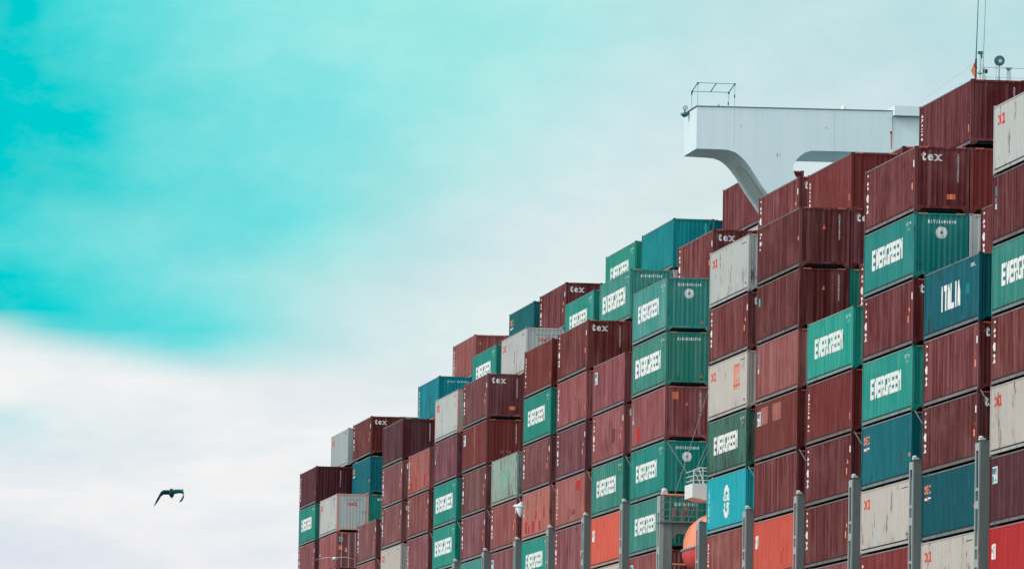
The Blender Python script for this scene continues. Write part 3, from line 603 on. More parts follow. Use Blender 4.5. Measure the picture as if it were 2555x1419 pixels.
# inner rows rising above the outer one
INN = [
 (2, 1, 35.32, 'maroon', ('LV', 'vid2'), 'highest maroon container, below the flag and antennas at upper right'),
 (2, 1, BZ[2], 'maroon_red', (), 'reddish container end just under the highest maroon container'),
 (2, 1, BZ[2] - PIT, 'white', (), 'sliver of white container end right of the green end with white disc'),
 (1, 1, BZ[1] - PIT + .05, 'maroon', ('TV2',), 'sliver of maroon container above the dark blue lettered container'),
 (3, 1, BZ[3] - PIT, 'maroon', ('TV2',), 'sliver of maroon container side left of the maroon and green third stack'),
 (4, 1, 34.94, 'maroon_red', ('LV',), 'reddish container at the top directly under the inner end of the bridge wing'),
 (4, 2, 35.30, 'maroon', (), 'corner of maroon container peeping up where the white superstructure meets the stacks'),
 (4, 1, BZ[4], 'maroon', ('tex', 'vid'), 'dark maroon end with partly hidden white letters beside two orange triangles'),
 (4, 1, BZ[4] - PIT, 'green', (), 'sliver of dark green end beside the maroon end with orange triangle'),
 (5, 1, 35.16, 'maroon', ('TV2', 'tex'), 'maroon container touching the foot of the white bridge wing strut'),
 (6, 1, 34.81, 'maroon', ('TV2', 'tex'), 'maroon container with white letters on end, behind clean grey white container'),
 (6, 2, 38.10, 'maroon', ('rows',), 'maroon container crossed by the curved white bridge wing strut'),
 (6, 2, 35.15, 'white', (), 'sliver of white end under the maroon container behind the curved strut'),
 (8, 1, 35.09, 'green_pale', ('EGB', 'id6'), 'pale green container with large lettering and number on end, left of green disc container'),
 (8, 2, 38.10, 'blue_bright', ('ecy',), 'bright blue container standing highest in the middle of the stepped skyline'),
 (8, 3, 38.06, 'blue_dark', (), 'small dark blue end at right of the bright blue container'),
 (8, 2, 35.10, 'white', (), 'pinkish white sliver under the bright blue container'),
 (9, 1, 35.03, 'green_mint', ('EG',), 'green container with partly hidden lettering right of the upper tex end'.replace(' tex', ' white lettered')),
 (9, 2, 38.04, 'green_mint', ('EG',), 'green lettered container left of the bright blue container on the skyline'),
 (11, 1, 34.94, 'white', ('OO', 'oo2'), 'white container with red logo on corrugated end, middle of the skyline'),
 (11, 2, 37.90, 'maroon', ('TV2', 'tex'), 'maroon container with white letters on end, at skyline beside blue container'),
 (12, 1, 34.92, 'green_mint', ('EG',), 'mint green lettered container left of the white container with red logo'),
 (12, 2, 37.85, 'blue', ('SE',), 'blue container with orange letters on the skyline above the white container'),
 (14, 1, 34.86, 'blue_bright', ('LV2', 'rows'), 'turquoise container with number on end, on the lower skyline'),
 (14, 2, 37.83, 'maroon_pale', ('LV2', 'trr'), 'pale maroon container with bright red end and orange triangle on skyline'),
 (14, 1, BZ[14], 'maroon_dark', (), 'dark maroon end just under the turquoise container'),
 (16, 1, 34.57, 'maroon', ('TV2', 'tex'), 'maroon container with white letters on end, near left end of skyline'),
 (16, 1, BZ[16], 'blue', ('SE',), 'streaked blue container directly above the white container with red logo end'),
 (16, 1, BZ[16] - PIT, 'green', ('id7',), 'dark green end right of the white container with red logo end'),
 (16, 2, 34.57, 'green', (), 'thin dark green top edge behind the two leftmost maroon skyline containers'),
 (17, 1, 34.59, 'grey_green2', ('OO',), 'pale grey container with red letters, leftmost on the skyline'),
 (17, 1, BZ[17], 'maroon_dark', (), 'dark maroon end beside the leftmost top maroon container'),
]
paint('grey_green2', (.30, .36, .35), (.38, .43, .42), .5, .05, .46, .15); paint('grey_green2_rail', (.4, .44, .43), (.45, .48, .47), .5, .05)
MARKS['trr'] = lambda: e_tri(.42, 2.2)
_fam = fam
def fam(c): return 'white' if c == 'grey_green2' else _fam(c)
for bay, row, zt, c, mk, lab in INN: container(bay, row, 0, c, mk, lab, zt)
# the next row inboard, all but hidden behind the outer one
FILL = {0: 0, 1: 2, 2: 2, 3: 2, 4: 2, 5: 0, 6: 0, 7: 1, 8: 0, 9: 0, 10: 2, 11: 0, 12: 0, 13: 1, 14: 1, 15: 2, 16: 2, 17: 1}
FC = ['maroon', 'maroon_red', 'green', 'maroon_dark', 'maroon', 'blue_dark']
for bay, l in FILL.items():
    last = {0: 6, 1: 6, 2: 6, 3: 6, 4: 5, 5: 5, 6: 5, 7: 5, 8: 4, 9: 4, 10: 4, 11: 4, 12: 4, 13: 3, 14: 3, 15: 3, 16: 2, 17: 2}[bay]
    for k in range(l, last + 1):
        c = FC[(bay * 5 + k * 3) % 6]; container(bay, 1, k, c, (), 'container of the second row, hidden behind the outer stacks of the ship', hidden=True)['group'] = 'hidden second row containers'
for bay in (4, 6, 8, 9, 11, 12, 14, 16):
    for zt in ([BZ[bay]] + ([BZ[bay] + PIT] if bay in (9, 11, 12, 14) else [])):
        container(bay, 2, 0, 'maroon', (), 'container of the third row, hidden behind the outer stacks of the ship', zt, hidden=True)['group'] = 'hidden third row containers'
container(8, 3, 0, 'maroon', (), 'container of the third row, hidden behind the outer stacks of the ship', 35.10, hidden=True)['group'] = 'hidden third row containers'

# ------------------------------------------------------------------ lashing bridges between the bays
def lashing_bridge(y, ztop, label, full=False, low=9.0):
    root = thing('lashing_bridge', (-.3, y, low), label, 'lashing bridge', 'lashing bridge posts between the stacks')
    h = ztop - low; b = MB()
    b.box(0, .82, 0, .10, 0, h); b.box(.74, .82, .10, .85, 0, h)         # front plate, inner plate
    o = b.obj('post', SHIPGREY, root)
    b = MB(); b.box(-.02, .05, .0 - .012, .14, 0, h - .10); b.box(-.02, .05, .70, .86, 0, h - .10)      # slotted outboard plate: two strips and webs
    z = h - .10; k = 0
    while z > .3:
        web = .95 if k % 2 == 0 else .35; slot = 1.55 if k % 2 == 0 else .42
        z2 = max(0, z - web * .35); b.box(-.019, .049, .14, .70, z2, z); z = z2 - slot; k += 1
    b.obj('slotted_plate', SHIPLT, root)
    b = MB(); b.box(.0, .24, -.06, .30, h, h + .07); b.lathe((.08, .1, h + .07), [(.10, 0), (.12, .05), (.05, .10)], 10); b.obj('floodlight', plain('white_fitting', (.62, .64, .62)), root)
    b = MB(); b.box(.82, 9.5, .1, .75, h - 2.9, h - 2.35); b.box(.82, 9.5, .1, .75, h - 6.0, h - 5.5)
    for x in (4.8, 9.4): b.box(x, x + .5, .08, .8, 0, h - 2.9)
    b.obj('cross_beam', SHIPGREY, root)
    return root
def rods(bay, zt, lvl, label):
    """crossed lashing rods on the near end of an outer container"""
    z0 = BZ[bay] - PIT * lvl - CH; root = thing('lashing_rod', (0, BY[bay] - .05, zt - .8), label, 'lashing rod', 'lashing rods in front of the container ends')
    b = MB(); dz = z0 - (zt - .8)
    b.tube((.12, -.03, dz), (1.75, -1.0, 0), .020, 6); b.tube((2.2, -.03, dz), (.5, -1.0, 0), .020, 6)
    b.obj('rod', SHIPLT, root); b = MB(); b.tube((1.0, -.58, dz * .42), (1.55, -.9, dz * .12), .04, 6); b.obj('turnbuckle', plain('rusty_steel', (.30, .13, .10)), root)
for bay, z in ((1, 18.37), (2, 18.36), (3, 18.34), (4, 18.33), (5, 18.32), (7, 20.71), (8, 20.66), (9, 20.62), (10, 20.56), (11, 20.52), (12, 20.45)):
    lashing_bridge(BY[bay] - 2.1, z, 'grey slotted steel post standing between the %s and %s stacks from right' % (NUM[bay - 1], NUM[bay]))
for bay, z in ((1, 18.37), (2, 18.36), (3, 18.34), (4, 18.33), (5, 18.32), (7, 20.71), (8, 20.66), (9, 20.62), (10, 20.56), (11, 20.52), (12, 20.45), (13, 20.4), (14, 20.35), (15, 20.3)):
    rods(bay, z, {1: 3, 2: 3, 3: 3, 4: 3, 5: 3, 7: 2, 8: 2, 9: 2, 10: 2, 11: 2, 12: 2, 13: 2, 14: 2, 15: 2}[bay], 'thin steel lashing rod in the dark gap before the %s stack from right' % NUM[bay])
lashing_bridge(368.75, 18.36, 'grey post right of the orange lifeboat with a white cap')
# the bridge whose walkway shows in the wide gap
YB = BY[6] - 2.1
g = thing('lashing_bridge', (-.3, YB, 9), 'grey gantry with railed walkway and square opening left of the orange lifeboat', 'lashing bridge', 'lashing bridge posts between the stacks')
b = MB(); b.box(0, .46, -.10, .85, 0, 9.9 + .12); b.obj('post', SHIPGREY, g)
b = MB(); b.box(-.22, 0, -.11, .12, 0, 11.3); b.box(-.22, 0, .62, .86, 0, 11.3)
for z0, z1 in ((10.4, 11.3), (8.2, 8.6), (5.2, 5.6), (2.0, 2.4)): b.box(-.219, -.001, .12, .62, z0, z1)
b.obj('slotted_plate', SHIPLT, g)
b = MB(); b.prism([(.46, 9.2), (.46, 9.85), (12, 9.85), (12, 9.2), (2.9, 9.2), (2.7, 9.28), (.75, 9.28), (.58, 9.12), (.5, 9.0), (.46, 8.8)], .0, .8); b.box(.46, 12, 0, .8, 6.0, 6.8); b.box(3.0, 3.6, .02, .78, 0, 9.2); b.box(-.25, 12, -.35, .9, 9.87, 9.95); b.obj('cross_beam', SHIPGREY, g)
b = MB()
for x in (-.2, .3, .95, 1.75, 2.5, 3.3, 4.2): b.tube((x, -.3, 9.95), (x, -.3, 11.35), .028)
for z in (10.2, 10.55, 10.95): b.tube((-.2, -.3, z), (12, -.3, z), .022)
for x in (.4, 1.3, 2.1): b.tube((x, -.3, 9.97), (x + .35, -.3, 10.9), .018)
b.obj('railing', SHIPGREY, g)
b = MB(); b.tube((-.1, -.34, 11.35), (2.6, -.34, 11.32), .05); b.tube((.46, -.34, 7.65), (2.6, -.34, 7.62), .045); b.obj('hand_rail', plain('orange_rail', (.80, .22, .12)), g)
b = MB(); b.box(.46, 2.6, -.3, -.27, 6.8, 6.84); b.tube((.6, -.3, 6.8), (.6, -.3, 7.6), .03); b.tube((1.5, -.3, 6.8), (1.5, -.3, 7.6), .03); b.tube((.46, -.3, 7.2), (2.6, -.3, 7.2), .02); b.obj('lower_railing', SHIPGREY, g)
b = MB(); b.box(-.12, .2, -.1, .25, 11.36, 11.5); b.lathe((.03, .05, 11.5), [(.14, 0), (.17, .1), (.09, .2)], 10); b.obj('floodlight', plain('white_fitting', (.62, .64, .62)), g)
b = MB()
for x, z in ((.9, 10.3), (1.15, 10.5), (.5, 10.4), (2.35, 10.3)): b.box(x, x + .16, -.2, .1, z - .3, z + .25)
b.obj('lashing_gear', plain('rusty_steel', (.30, .13, .10)), g)
r = thing('lashing_rod', (0, BY[6] - .1, 20.3), 'long crossed lashing rods over the green disc container at lifeboat gap', 'lashing rod', 'lashing rods in front of the container ends')
b = MB(); z1 = BZ[6] - PIT * 3 - .1 - 20.3; zz = BZ[6] - PIT * 2 - .15 - 20.3
b.tube((.12, -.05, z1), (1.55, -1.2, .6), .013, 6); b.tube((2.35, -.05, z1), (.95, -1.2, .1), .013, 6); b.tube((2.35, -.05, z1 - .45), (1.1, -1.2, .2), .011, 6); b.tube((2.4, -.05, zz + .2), (.4, -1.2, .05), .012, 6); b.obj('rod', plain('grey_steel', (.30, .30, .28)), r)

# ------------------------------------------------------------------ bridge wing, superstructure
sup = thing('ship_superstructure', (10.0, 371, 9), 'white ship superstructure and bridge wing rising between the container stacks', 'superstructure')
def sp(x, y, z): return (x - 10.0, y - 371, z - 9)
WY = 371 - 371
left = [(-.385, 37.90), (-.385, 40.10)]
prof = [(-.385, 40.10), (10.0, 40.17), (10.0, 37.99), (6.1, 37.98), (5.69, 37.97), (5.35, 37.86), (5.08, 37.66), (4.88, 37.42), (4.76, 37.18), (4.74, 36.98), (4.80, 36.78), (4.90, 36.58), (5.6, 35.4), (8.2, 31.0), (10.0, 28.0), (10.0, 25.0), (7.4, 29.4), (3.95, 34.95), (3.52, 35.55), (3.12, 36.05), (2.82, 36.5), (2.52, 36.95), (2.22, 37.32), (1.95, 37.58), (1.66, 37.77), (1.28, 37.885), (.8, 37.90), (-.385, 37.90)]
yb = lambda x: 4.3 + 1.5 * max(0, min(1, (x + 10 + .4) / 5.5))
b = MB(); b.prism([(x - 10, z - 9) for x, z in prof], 0.0, yb); w = b.obj('bridge_wing', SHIPWHITE, sup)
b = MB()
rim = lambda x0, x1, z, y0, y1: b.box(x0 - 10, x1 - 10, y0, y1, z - 9, z - 9 + .06)
b.poly([(-.43 - 10, -.03, 31.10), (0, -.03, 31.17), (0, 5.85, 31.17), (-.43 - 10, 4.35, 31.10)]); b.poly([(-.43 - 10, -.03, 31.15), (0, -.03, 31.22), (0, 5.85, 31.22), (-.43 - 10, 4.35, 31.15)])
b.poly([(-.43 - 10, -.03, 31.10), (0, -.03, 31.17), (0, -.03, 31.22), (-.43 - 10, -.03, 31.15)]); b.poly([(-.43 - 10, -.03, 31.10), (-.43 - 10, 4.35, 31.10), (-.43 - 10, 4.35, 31.15), (-.43 - 10, -.03, 31.15)])
b.obj('rim_rail', SHIPDARK, w)
# opening lined with a pale oval plate in the outboard face of the strut
ed = [(1.95, 37.58), (2.22, 37.32), (2.52, 36.95), (2.82, 36.5), (3.12, 36.05), (3.52, 35.55), (3.95, 34.95), (4.4, 34.22)]
b = MB()
def strip(y0, y1, inset, off, e0, e1):
    n = len(ed); pts = []
    for i, (x, z) in enumerate(ed[e0:e1]):
        j = i + e0; a = ed[max(0, j - 1)]; c = ed[min(n - 1, j + 1)]; t = Vector((c[0] - a[0], c[1] - a[1])).normalized(); nrm = Vector((t.y, -t.x))
        if nrm.x > 0: nrm = -nrm
        pts.append((x + nrm.x * off, z + nrm.y * off))
    k = len(pts)
    for i in range(k - 1):
        s0 = min(1, .25 + i * .6) if i < 2 else 1; s1 = min(1, .25 + (i + 1) * .6)
        ym = (y0 + y1) / 2; h0 = (y1 - y0) / 2 * s0; h1 = (y1 - y0) / 2 * s1
        b.poly([(pts[i][0] - 10, ym - h0, pts[i][1] - 9), (pts[i][0] - 10, ym + h0, pts[i][1] - 9), (pts[i + 1][0] - 10, ym + h1, pts[i + 1][1] - 9), (pts[i + 1][0] - 10, ym - h1, pts[i + 1][1] - 9)])
strip(1.3, 4.1, 0, .03, 1, 8); b.obj('strut_opening', paint('pale_inner_plate', (.55, .66, .64), (.62, .72, .70), .3, 0), w)
# overhanging roof edge, tower and wheelhouse
b = MB(); b.box(0, 4.6, -.45, 8, 30.93, 31.43); b.obj('roof_edge', SHIPWHITE, sup)
b = MB(); b.box(.002, 26, .03, 9.5, -.5, 30.9); b.obj('tower', SHIPWHITE, sup)
b = MB(); b.box(4.4, 24, 0.2, 9, 30.9, 32.4); b.box(4.3, 24.2, 0, 9.2, 32.4, 32.6); b.obj('wheelhouse', SHIPWHITE, sup)
b = MB()
for i in range(12): b.box(5.2 + i * 1.5, 6.3 + i * 1.5, .17, .2, 31.2, 32.2)
b.obj('window', plain('dark_glass', (.02, .03, .035), .1), sup)
# rust runs and pin holes on the wing face
b = MB()
def run(x, z, w_, h): b.poly([(x - w_ / 2 - 10, -.006, z - 9), (x + w_ / 2 - 10, -.006, z - 9), (x + w_ * .25 - 10, -.006, z - h - 9), (x - w_ * .2 - 10, -.006, z - h - 9)])
for a in ((3.90, 37.78, .06, .22), (4.05, 37.76, .035, .13), (1.97, 39.2, .03, .12), (6.42, 39.25, .03, .10), (6.52, 39.24, .04, .12)): run(*a)
for i in range(7): run(9.93 + .03 * (i % 3 - 1), 39.12 - .0 * i, .13 - .015 * i, .12 + .13 * i) if i < 1 else None
run(9.94, 39.12, .12, .95); b.obj('rust_streak', RUSTR, w)
b = MB()
for x, z in ((2.75, 39.88), (3.05, 39.75)): b.box(x - 10, x + .03 - 10, -.008, -.002, z - 9, z + .03 - 9)
for x in (1.6, 6.9): b.box(x - 10, x + .006 - 10, -.003, -.001, (37.95 if x != 3.55 else 36.0) - 9, 40.1 - 9)
b.box(9.97 - 10, 10.0 - 10, -.012, -.002, 39.15 - 9, 40.1 - 9); b.obj('scupper', plain('grey_seam', (.25, .28, .28)), w)
# things on the wing roof
def on(name, x, y, z, label, cat): return thing(name, (x, y, z), label, cat)
f = on('awning_frame', -.2, 371.3, 40.12, 'thin teal pipe frame standing on the outer end of the bridge wing', 'pipe frame')
b = MB(); q = SHIPDARK
xa, xb = -.09, 1.86; zn, zf = 1.27, 1.02
b2 = MB()
for x in (xa, xb): b2.tube((x, 0.1, 0), (x, 0.1, zn), .015, 6); b2.tube((x - .02, 2.0, 0), (x - .02, 2.0, zf), .015, 6)
b2.obj('post', plain('pale_teal_pipe', (.25, .50, .50)), f)
b.tube((xa, .1, zn), (xb, .1, zn), .014, 6); b.tube((xa, 2.0, zf), (xb, 2.0, zf), .014, 6)
for x in (xa, (xa + xb) / 2, xb): b.tube((x, .1, zn), (x, 2.0, zf), .026, 6)
for x in (xa, xb):
    for y, z in ((.1, zn), (2.0, zf)): b.box(x - .04, x + .04, y - .05, y + .05, z - .08, z + .03)
b.obj('top_frame', q, f)
b = MB()
for x, y, z in ((xb, .1, .55), (xb - .02, 2, .35), (xa - .02, 2, .82)): b.tube((x, y, z), (x, y, z + .16), .035, 6)
b.obj('clamp', SHIPDARK, f)
f = on('searchlight', -.62, 373.6, 40.0, 'dark teal searchlight on a bracket at the outer tip of the bridge wing', 'searchlight')
b = MB(); b.lathe((0, 0, -.05), [(.02, -.16), (.12, -.12), (.23, 0), (.20, .07), (.05, .10)], 12); b.tube((.05, 0, 0), (.35, 0, .0), .07); b.obj('bracket', SHIPDARK, f)
b = MB(); b.lathe((.02, -.12, .28), [(.05, .22), (.11, .16), (.13, 0)], 12, axis='y'); b.tube((0, 0, .05), (.02, 0, .2), .04); b.obj('lamp_head', SHIPDARK, f)
b = MB(); b.lathe((.02, -.15, .28), [(.10, .02), (.11, .0)], 12, axis='y'); b.obj('lens', plain('pale_glass', (.45, .55, .56), .15), f)
f = on('deck_light', .78, 371.25, 40.16, 'small pale teal deck light on the bridge wing rim', 'light'); b = MB(); b.lathe((0, 0, 0), [(.07, 0), (.07, .08), (.04, .14), (.015, .16)], 10); b.obj('lamp_housing', plain('pale_teal_pipe', (.25, .50, .50)), f)
f = on('antenna_dome', 7.55, 372.0, 40.2, 'small cream antenna dome on the bridge wing roof', 'antenna'); b = MB(); b.lathe((0, 0, 0), [(.17, 0), (.17, .06), (.145, .07), (.14, .18), (.11, .27), (.05, .31), (.01, .32)], 16); b.obj('dome', plain('cream_dome', (.75, .68, .62)), f, True)
# monkey island
ZT = 41.65
m_ = on('roof_railing', round(15.3 - .95, 3), 371.2, ZT, 'pale pipe railing round the wheelhouse roof at upper right', 'railing')
b = MB(); top = 1.02
for x in (.55, 1.15, 1.9, 2.7, 3.6, 4.5): b.tube((x, 0, 0), (x, 0, top), .018, 6)
b.tube((.45, 0, top), (9, 0, top), .022, 6); b.tube((.3, 0, .5), (9, 0, .5), .014, 6); b.tube((0, 0, .55), (.45, 0, top), .02, 6); b.tube((0, 0, 0), (0, 0, .55), .018, 6)
b.obj('rail', plain('pale_pipe', (.45, .55, .55)), m_)
m_ = on('roof_railing', round(14.75 - .95, 3), 373.5, ZT, 'short faint railing corner left of the small flag', 'railing')
b = MB()
for x, y in ((0, 0), (.35, 0), (.0, 1.5)): b.tube((x, y, -.3), (x, y, .30), .015, 6)
b.tube((0, 0, .3), (.35, 0, .42), .018, 6); b.tube((0, 0, .3), (0, 1.5, .3), .015, 6); b.obj('rail', plain('pale_pipe', (.45, .55, .55)), m_)
m_ = on('whip_antenna', round(15.42 - .95, 3), 371.4, ZT, 'tall teal whip antenna rising behind the small flag', 'antenna')
b = MB(); b.tube((0, 0, .0), (.0, 0, 1.5), .045, 8); b.tube((0, 0, 1.5), (.12, 0, 6.2), .03, 8, r2=.015); b.obj('mast', SHIPDARK, m_)
b = MB(); b.box(-.05, .03, -.1, .1, 1.32, 1.42); b.box(-.03, .05, -.1, .1, .95, 1.02); b.obj('bracket', SHIPDARK, m_)
m_ = on('whip_antenna', round(16.12 - .95, 3), 373, ZT, 'second tall thin whip antenna between flag and round searchlight', 'antenna')
b = MB(); b.tube((0, 0, 0), (.0, 0, 1.4), .03, 8); b.tube((0, 0, 1.4), (.12, 0, 6.2), .022, 8, r2=.014); b.obj('mast', plain('teal_grey_pipe', (.15, .32, .32)), m_)
m_ = on('whip_antenna', round(15.86 - .95, 3), 374, ZT, 'short faint rod antenna left of the round searchlight', 'antenna')
b = MB(); b.tube((0, 0, 0), (.03, 0, 2.3), .012, 6, r2=.008); b.obj('mast', plain('pale_pipe', (.45, .55, .55)), m_)
m_ = on('camera_mast', round(15.62 - .95, 3), 371.3, ZT, 'pale short mast with dark camera head beside the tall antenna', 'mast')
b = MB(); b.tube((0, 0, .7), (0.02, 0, 1.72), .05); b.tube((0, 0, 0), (0, 0, .7), .03); b.obj('mast', plain('pale_pipe', (.45, .55, .55)), m_)
b = MB(); b.box(-.12, .12, -.12, .12, 1.72, 1.86); b.box(.02, .10, -.1, .1, 1.5, 1.74); b.box(-.1, .1, -.1, .1, .66, .72); b.obj('camera_head', SHIPDARK, m_)
m_ = on('flag', round(15.36 - .95, 3), 371.1, ZT + .34, 'small red and orange flag hanging by the tall antenna', 'flag')
b = MB(); n = 5
def flagpts(t): return None
b.prism([(-.02, 1.0), (-.03, .55), (-.14, .76)], -.008, .008, 0); b.prism([(-.14, .755), (-.03, .545), (-.04, .05), (-.28, .48)], -.006, .010, 1); b.obj('cloth', [RED, plain('orange_cloth', (.85, .25, .12))], m_)
b = MB(); b.tube((0, 0, -.05), (.01, 0, 1.08), .04, 8); b.obj('halyard_pole', BLACK, m_)
m_ = on('searchlight', round(16.68 - .95, 3), 371.5, ZT, 'round dark searchlight on a tripod above the roof railing', 'searchlight')
b = MB(); b.lathe((0, -.16, 1.42), [(.20, 0), (.27, .02), (.28, .16), (.17, .30), (.05, .34)], 20, axis='y'); b.obj('lamp_head', SHIPDARK, m_)
b = MB(); b.lathe((.02, -.175, 1.40), [(.10, .0), (.08, .02)], 16, axis='y'); b.obj('lens', plain('pale_glass', (.45, .55, .56), .15), m_)
b = MB(); b.tube((0, 0, 1.2), (0, 0, .6), .03); b.tube((0, 0, .7), (-.2, .1, 0), .018, 6); b.tube((0, 0, .7), (.12, .1, 0), .018, 6); b.tube((0, 0, .7), (-.05, -.2, 0), .018, 6); b.tube((-.27, 0, 1.45), (-.1, 0, 1.0), .012, 6); b.obj('tripod', plain('teal_grey_pipe', (.15, .32, .32)), m_)
m_ = on('roof_vent', round(17.2 - .95, 3), 371.5, ZT, 'pale round vent post with flared teal cap right of the searchlight', 'vent')
b = MB(); b.lathe((0, 0, 0), [(.12, 0), (.12, .75), (.13, .76), (.13, .80), (.09, .81), (.09, .92)], 14); b.obj('pipe', plain('cream_pipe', (.60, .64, .62)), m_); b = MB(); b.lathe((0, 0, .92), [(.10, 0), (.12, .05), (.20, .13), (.19, .16)], 14); b.obj('cap', SHIPDARK, m_)
m_ = on('compass_stand', round(15.95 - .95, 3), 371.3, ZT, 'small dark topped stand behind the roof railing near the flag', 'deck fitting')
b = MB(); b.tube((0, 0, 0), (-.08, 0, .65), .035); b.obj('leg', plain('pale_pipe', (.45, .55, .55)), m_); b = MB(); b.box(-.15, .06, -.08, .08, .72, .92); b.obj('head', BLACK, m_)
m_ = on('stay_wire', round(15.38 - .95, 3), 371.4, ZT + 1.3, 'thin stay wire running from antenna down towards the bridge wing', 'wire')
b = MB(); b.tube((0, 0, 0), (-3.6, .6, -2.75), .008, 5); b.obj('wire', plain('pale_steel', (.42, .44, .42)), m_)

# ------------------------------------------------------------------ platform, lifeboat in the gap
pl = thing('side_platform', (.10, 373.6, 20.5), 'white box platform with railing in the gap above the orange lifeboat', 'platform')
b = MB(); b.prism([(0, -.62), (0, .10), (9.3, .10), (9.3, -.75), (.6, -.75)], 0, 2.6); b.obj('box', paint('clean_white', (.74, .75, .73), (.78, .78, .76), .3, 0, .45, .05), pl)
b = MB()
for y in (.06,):
    for x in (.06, .55, 1.05, 1.6): b.tube((x, y, .1), (x, y, .80 if x < .1 else .95), .024, 6)
    for z in (.28, .52, .76, .92): b.tube((.06 if z < .8 else .45, y, z), (6, y, z), .020, 6)
    b.tube((.06, y, .80), (.5, y, .95), .024, 6)
for z in (.28, .52, .78): b.tube((.06, .06, z), (.06, 2.5, z), .020, 6)
b.tube((.08, .06, .72), (.42, .06, .12), .022, 6); b.tube((.3, .06, .95), (.62, .06, .1), .03, 6)
b.obj('railing', paint('clean_white', (0, 0, 0)), pl)
lb = thing('lifeboat', (1.62, 370.6, 16.2), 'orange enclosed lifeboat with red hull hanging in the gap between stacks', 'lifeboat')
def loft(secs, n=20):
    b = MB()
    for i, (y, w_, zb, zt_) in enumerate(secs):
        for j in range(n):
            t = 2 * math.pi * j / n; c, s = math.cos(t), math.sin(t)
            x = w_ * (abs(c) ** .8) * (1 if c > 0 else -1); zz = (zb + zt_) / 2 + (zt_ - zb) / 2 * (abs(s) ** .9) * (1 if s > 0 else -1)
            b.v.append((x, y, zz))
    for i in range(len(secs) - 1):
        for j in range(n):
            k = (j + 1) % n; b.f.append((i * n + j, i * n + k, (i + 1) * n + k, (i + 1) * n + j)); b.m.append(0)
    b.f.append(tuple(range(n))[::-1]); b.f.append(tuple((len(secs) - 1) * n + j for j in range(n))); b.m += [0, 0]
    return b
# hull and canopy as one lofted half each
def half(secs, up, n=12):
    b = MB()
    for (y, w_, zm, h) in secs:
        for j in range(n + 1):
            t = math.pi * j / n; c, s = math.cos(t), math.sin(t)
            b.v.append((w_ * (abs(c) ** .75) * (1 if c > 0 else -1), y, zm + (h if up else -h) * s ** .9))
    k = n + 1
    for i in range(len(secs) - 1):
        for j in range(n): b.f.append((i * k + j, i * k + j + 1, (i + 1) * k + j + 1, (i + 1) * k + j)); b.m.append(0)
    b.f.append(tuple(range(k))); b.f.append(tuple((len(secs) - 1) * k + j for j in range(k))); b.m += [0, 0]
    return b
hull = [(0, .12, 1.35, .5), (.25, .75, 1.22, .95), (.8, 1.25, 1.1, 1.15), (1.8, 1.55, 1.02, 1.25), (4, 1.62, 1.0, 1.3), (6.2, 1.55, 1.0, 1.2), (7.6, 1.1, 1.02, .9), (8, .5, 1.05, .5)]
can = [(.1, .30, 1.35, .5), (.35, .85, 1.25, 1.15), (.9, 1.22, 1.14, 1.6), (1.8, 1.48, 1.06, 1.8), (4, 1.54, 1.04, 1.85), (6.2, 1.48, 1.04, 1.7), (7.5, 1.0, 1.06, 1.1)]
half(hull, False).obj('hull', BOATR, lb, True); half(can, True).obj('canopy', BOATO, lb, True)
b = MB()
for (y0, w0, z0, _), (y1, w1, z1, _) in zip(hull[:-1], hull[1:]):
    for s in (-1, 1): b.tube((s * w0, y0, z0), (s * w1, y1, z1), .07, 6)
b.obj('fender', plain('grey_fender', (.20, .26, .26)), lb)
b = MB()
for x, z in ((-1.0, 2.02), (-.62, 2.08), (-.2, 2.12)): b.box(x, x + .26, .28, .30 + .5, z - .03, z + .03)
b.obj('window', plain('pale_glass', (.45, .55, .56), .15), lb)
b = MB(); b.box(-.25, .3, 1.0, 1.5, 2.7, 2.95); b.lathe((0, 1.2, 2.95), [(.12, 0), (.14, .12), (.05, .2)], 10); b.obj('lifting_hook', plain('white_fitting', (.62, .64, .62)), lb)
b = MB()
for i in range(9):
    t = math.pi * (.55 + .05 * i); b.tube((1.26 * math.cos(t), .78, 1.3 + 1.0 * math.sin(t)), (1.26 * math.cos(t + .1), .78, 1.3 + 1.0 * math.sin(t + .1)), .018, 5)
b.obj('grab_line', DKTXT, lb)

# ------------------------------------------------------------------ hull, water (below the frame)
h = thing('ship_hull', (20, 420, -5), 'long green ship hull carrying the container stacks', 'ship')
b = MB(); n = 24; secs = []
for i, (y, w_) in enumerate(((60, 17), (90, 20.8), (500, 20.8), (540, 18.5), (575, 12), (600, 5), (612, .5))):
    secs.append([(-w_, y, 13.9), (-w_, y, 5), (-w_ * .93, y, 0), (w_ * .93, y, 0), (w_, y, 5), (w_, y, 13.9)])
for sct in secs: b.v += [(x, y - 420, z - 3.0) for x, y, z in sct]
for i in range(len(secs) - 1):
    for j in range(6): k = (j + 1) % 6; b.f.append((i * 6 + j, i * 6 + k, i * 6 + 6 + k, i * 6 + 6 + j)); b.m.append(0)
b.f.append((0, 1, 2, 3, 4, 5)); b.f.append(tuple(len(secs) * 6 - 6 + j for j in range(6))); b.m += [0, 0]
b.obj('hull_plating', HULLG, h)
b = MB(); b.poly([(-4000, -500, -5.5), (4000, -500, -5.5), (4000, 6000, -5.5), (-4000, 6000, -5.5)])
wm = bpy.data.materials.new('sea_water'); wm.use_nodes = True; t = wm.node_tree; p = t.nodes['Principled BSDF']; p.inputs['Base Color'].default_value = (.008, .028, .032, 1); p.inputs['Roughness'].default_value = .25
nz = t.nodes.new('ShaderNodeTexNoise'); nz.inputs['Scale'].default_value = .35; nz.inputs['Detail'].default_value = 6; bp = t.nodes.new('ShaderNodeBump'); bp.inputs['Strength'].default_value = .6; bp.inputs['Distance'].default_value = .6
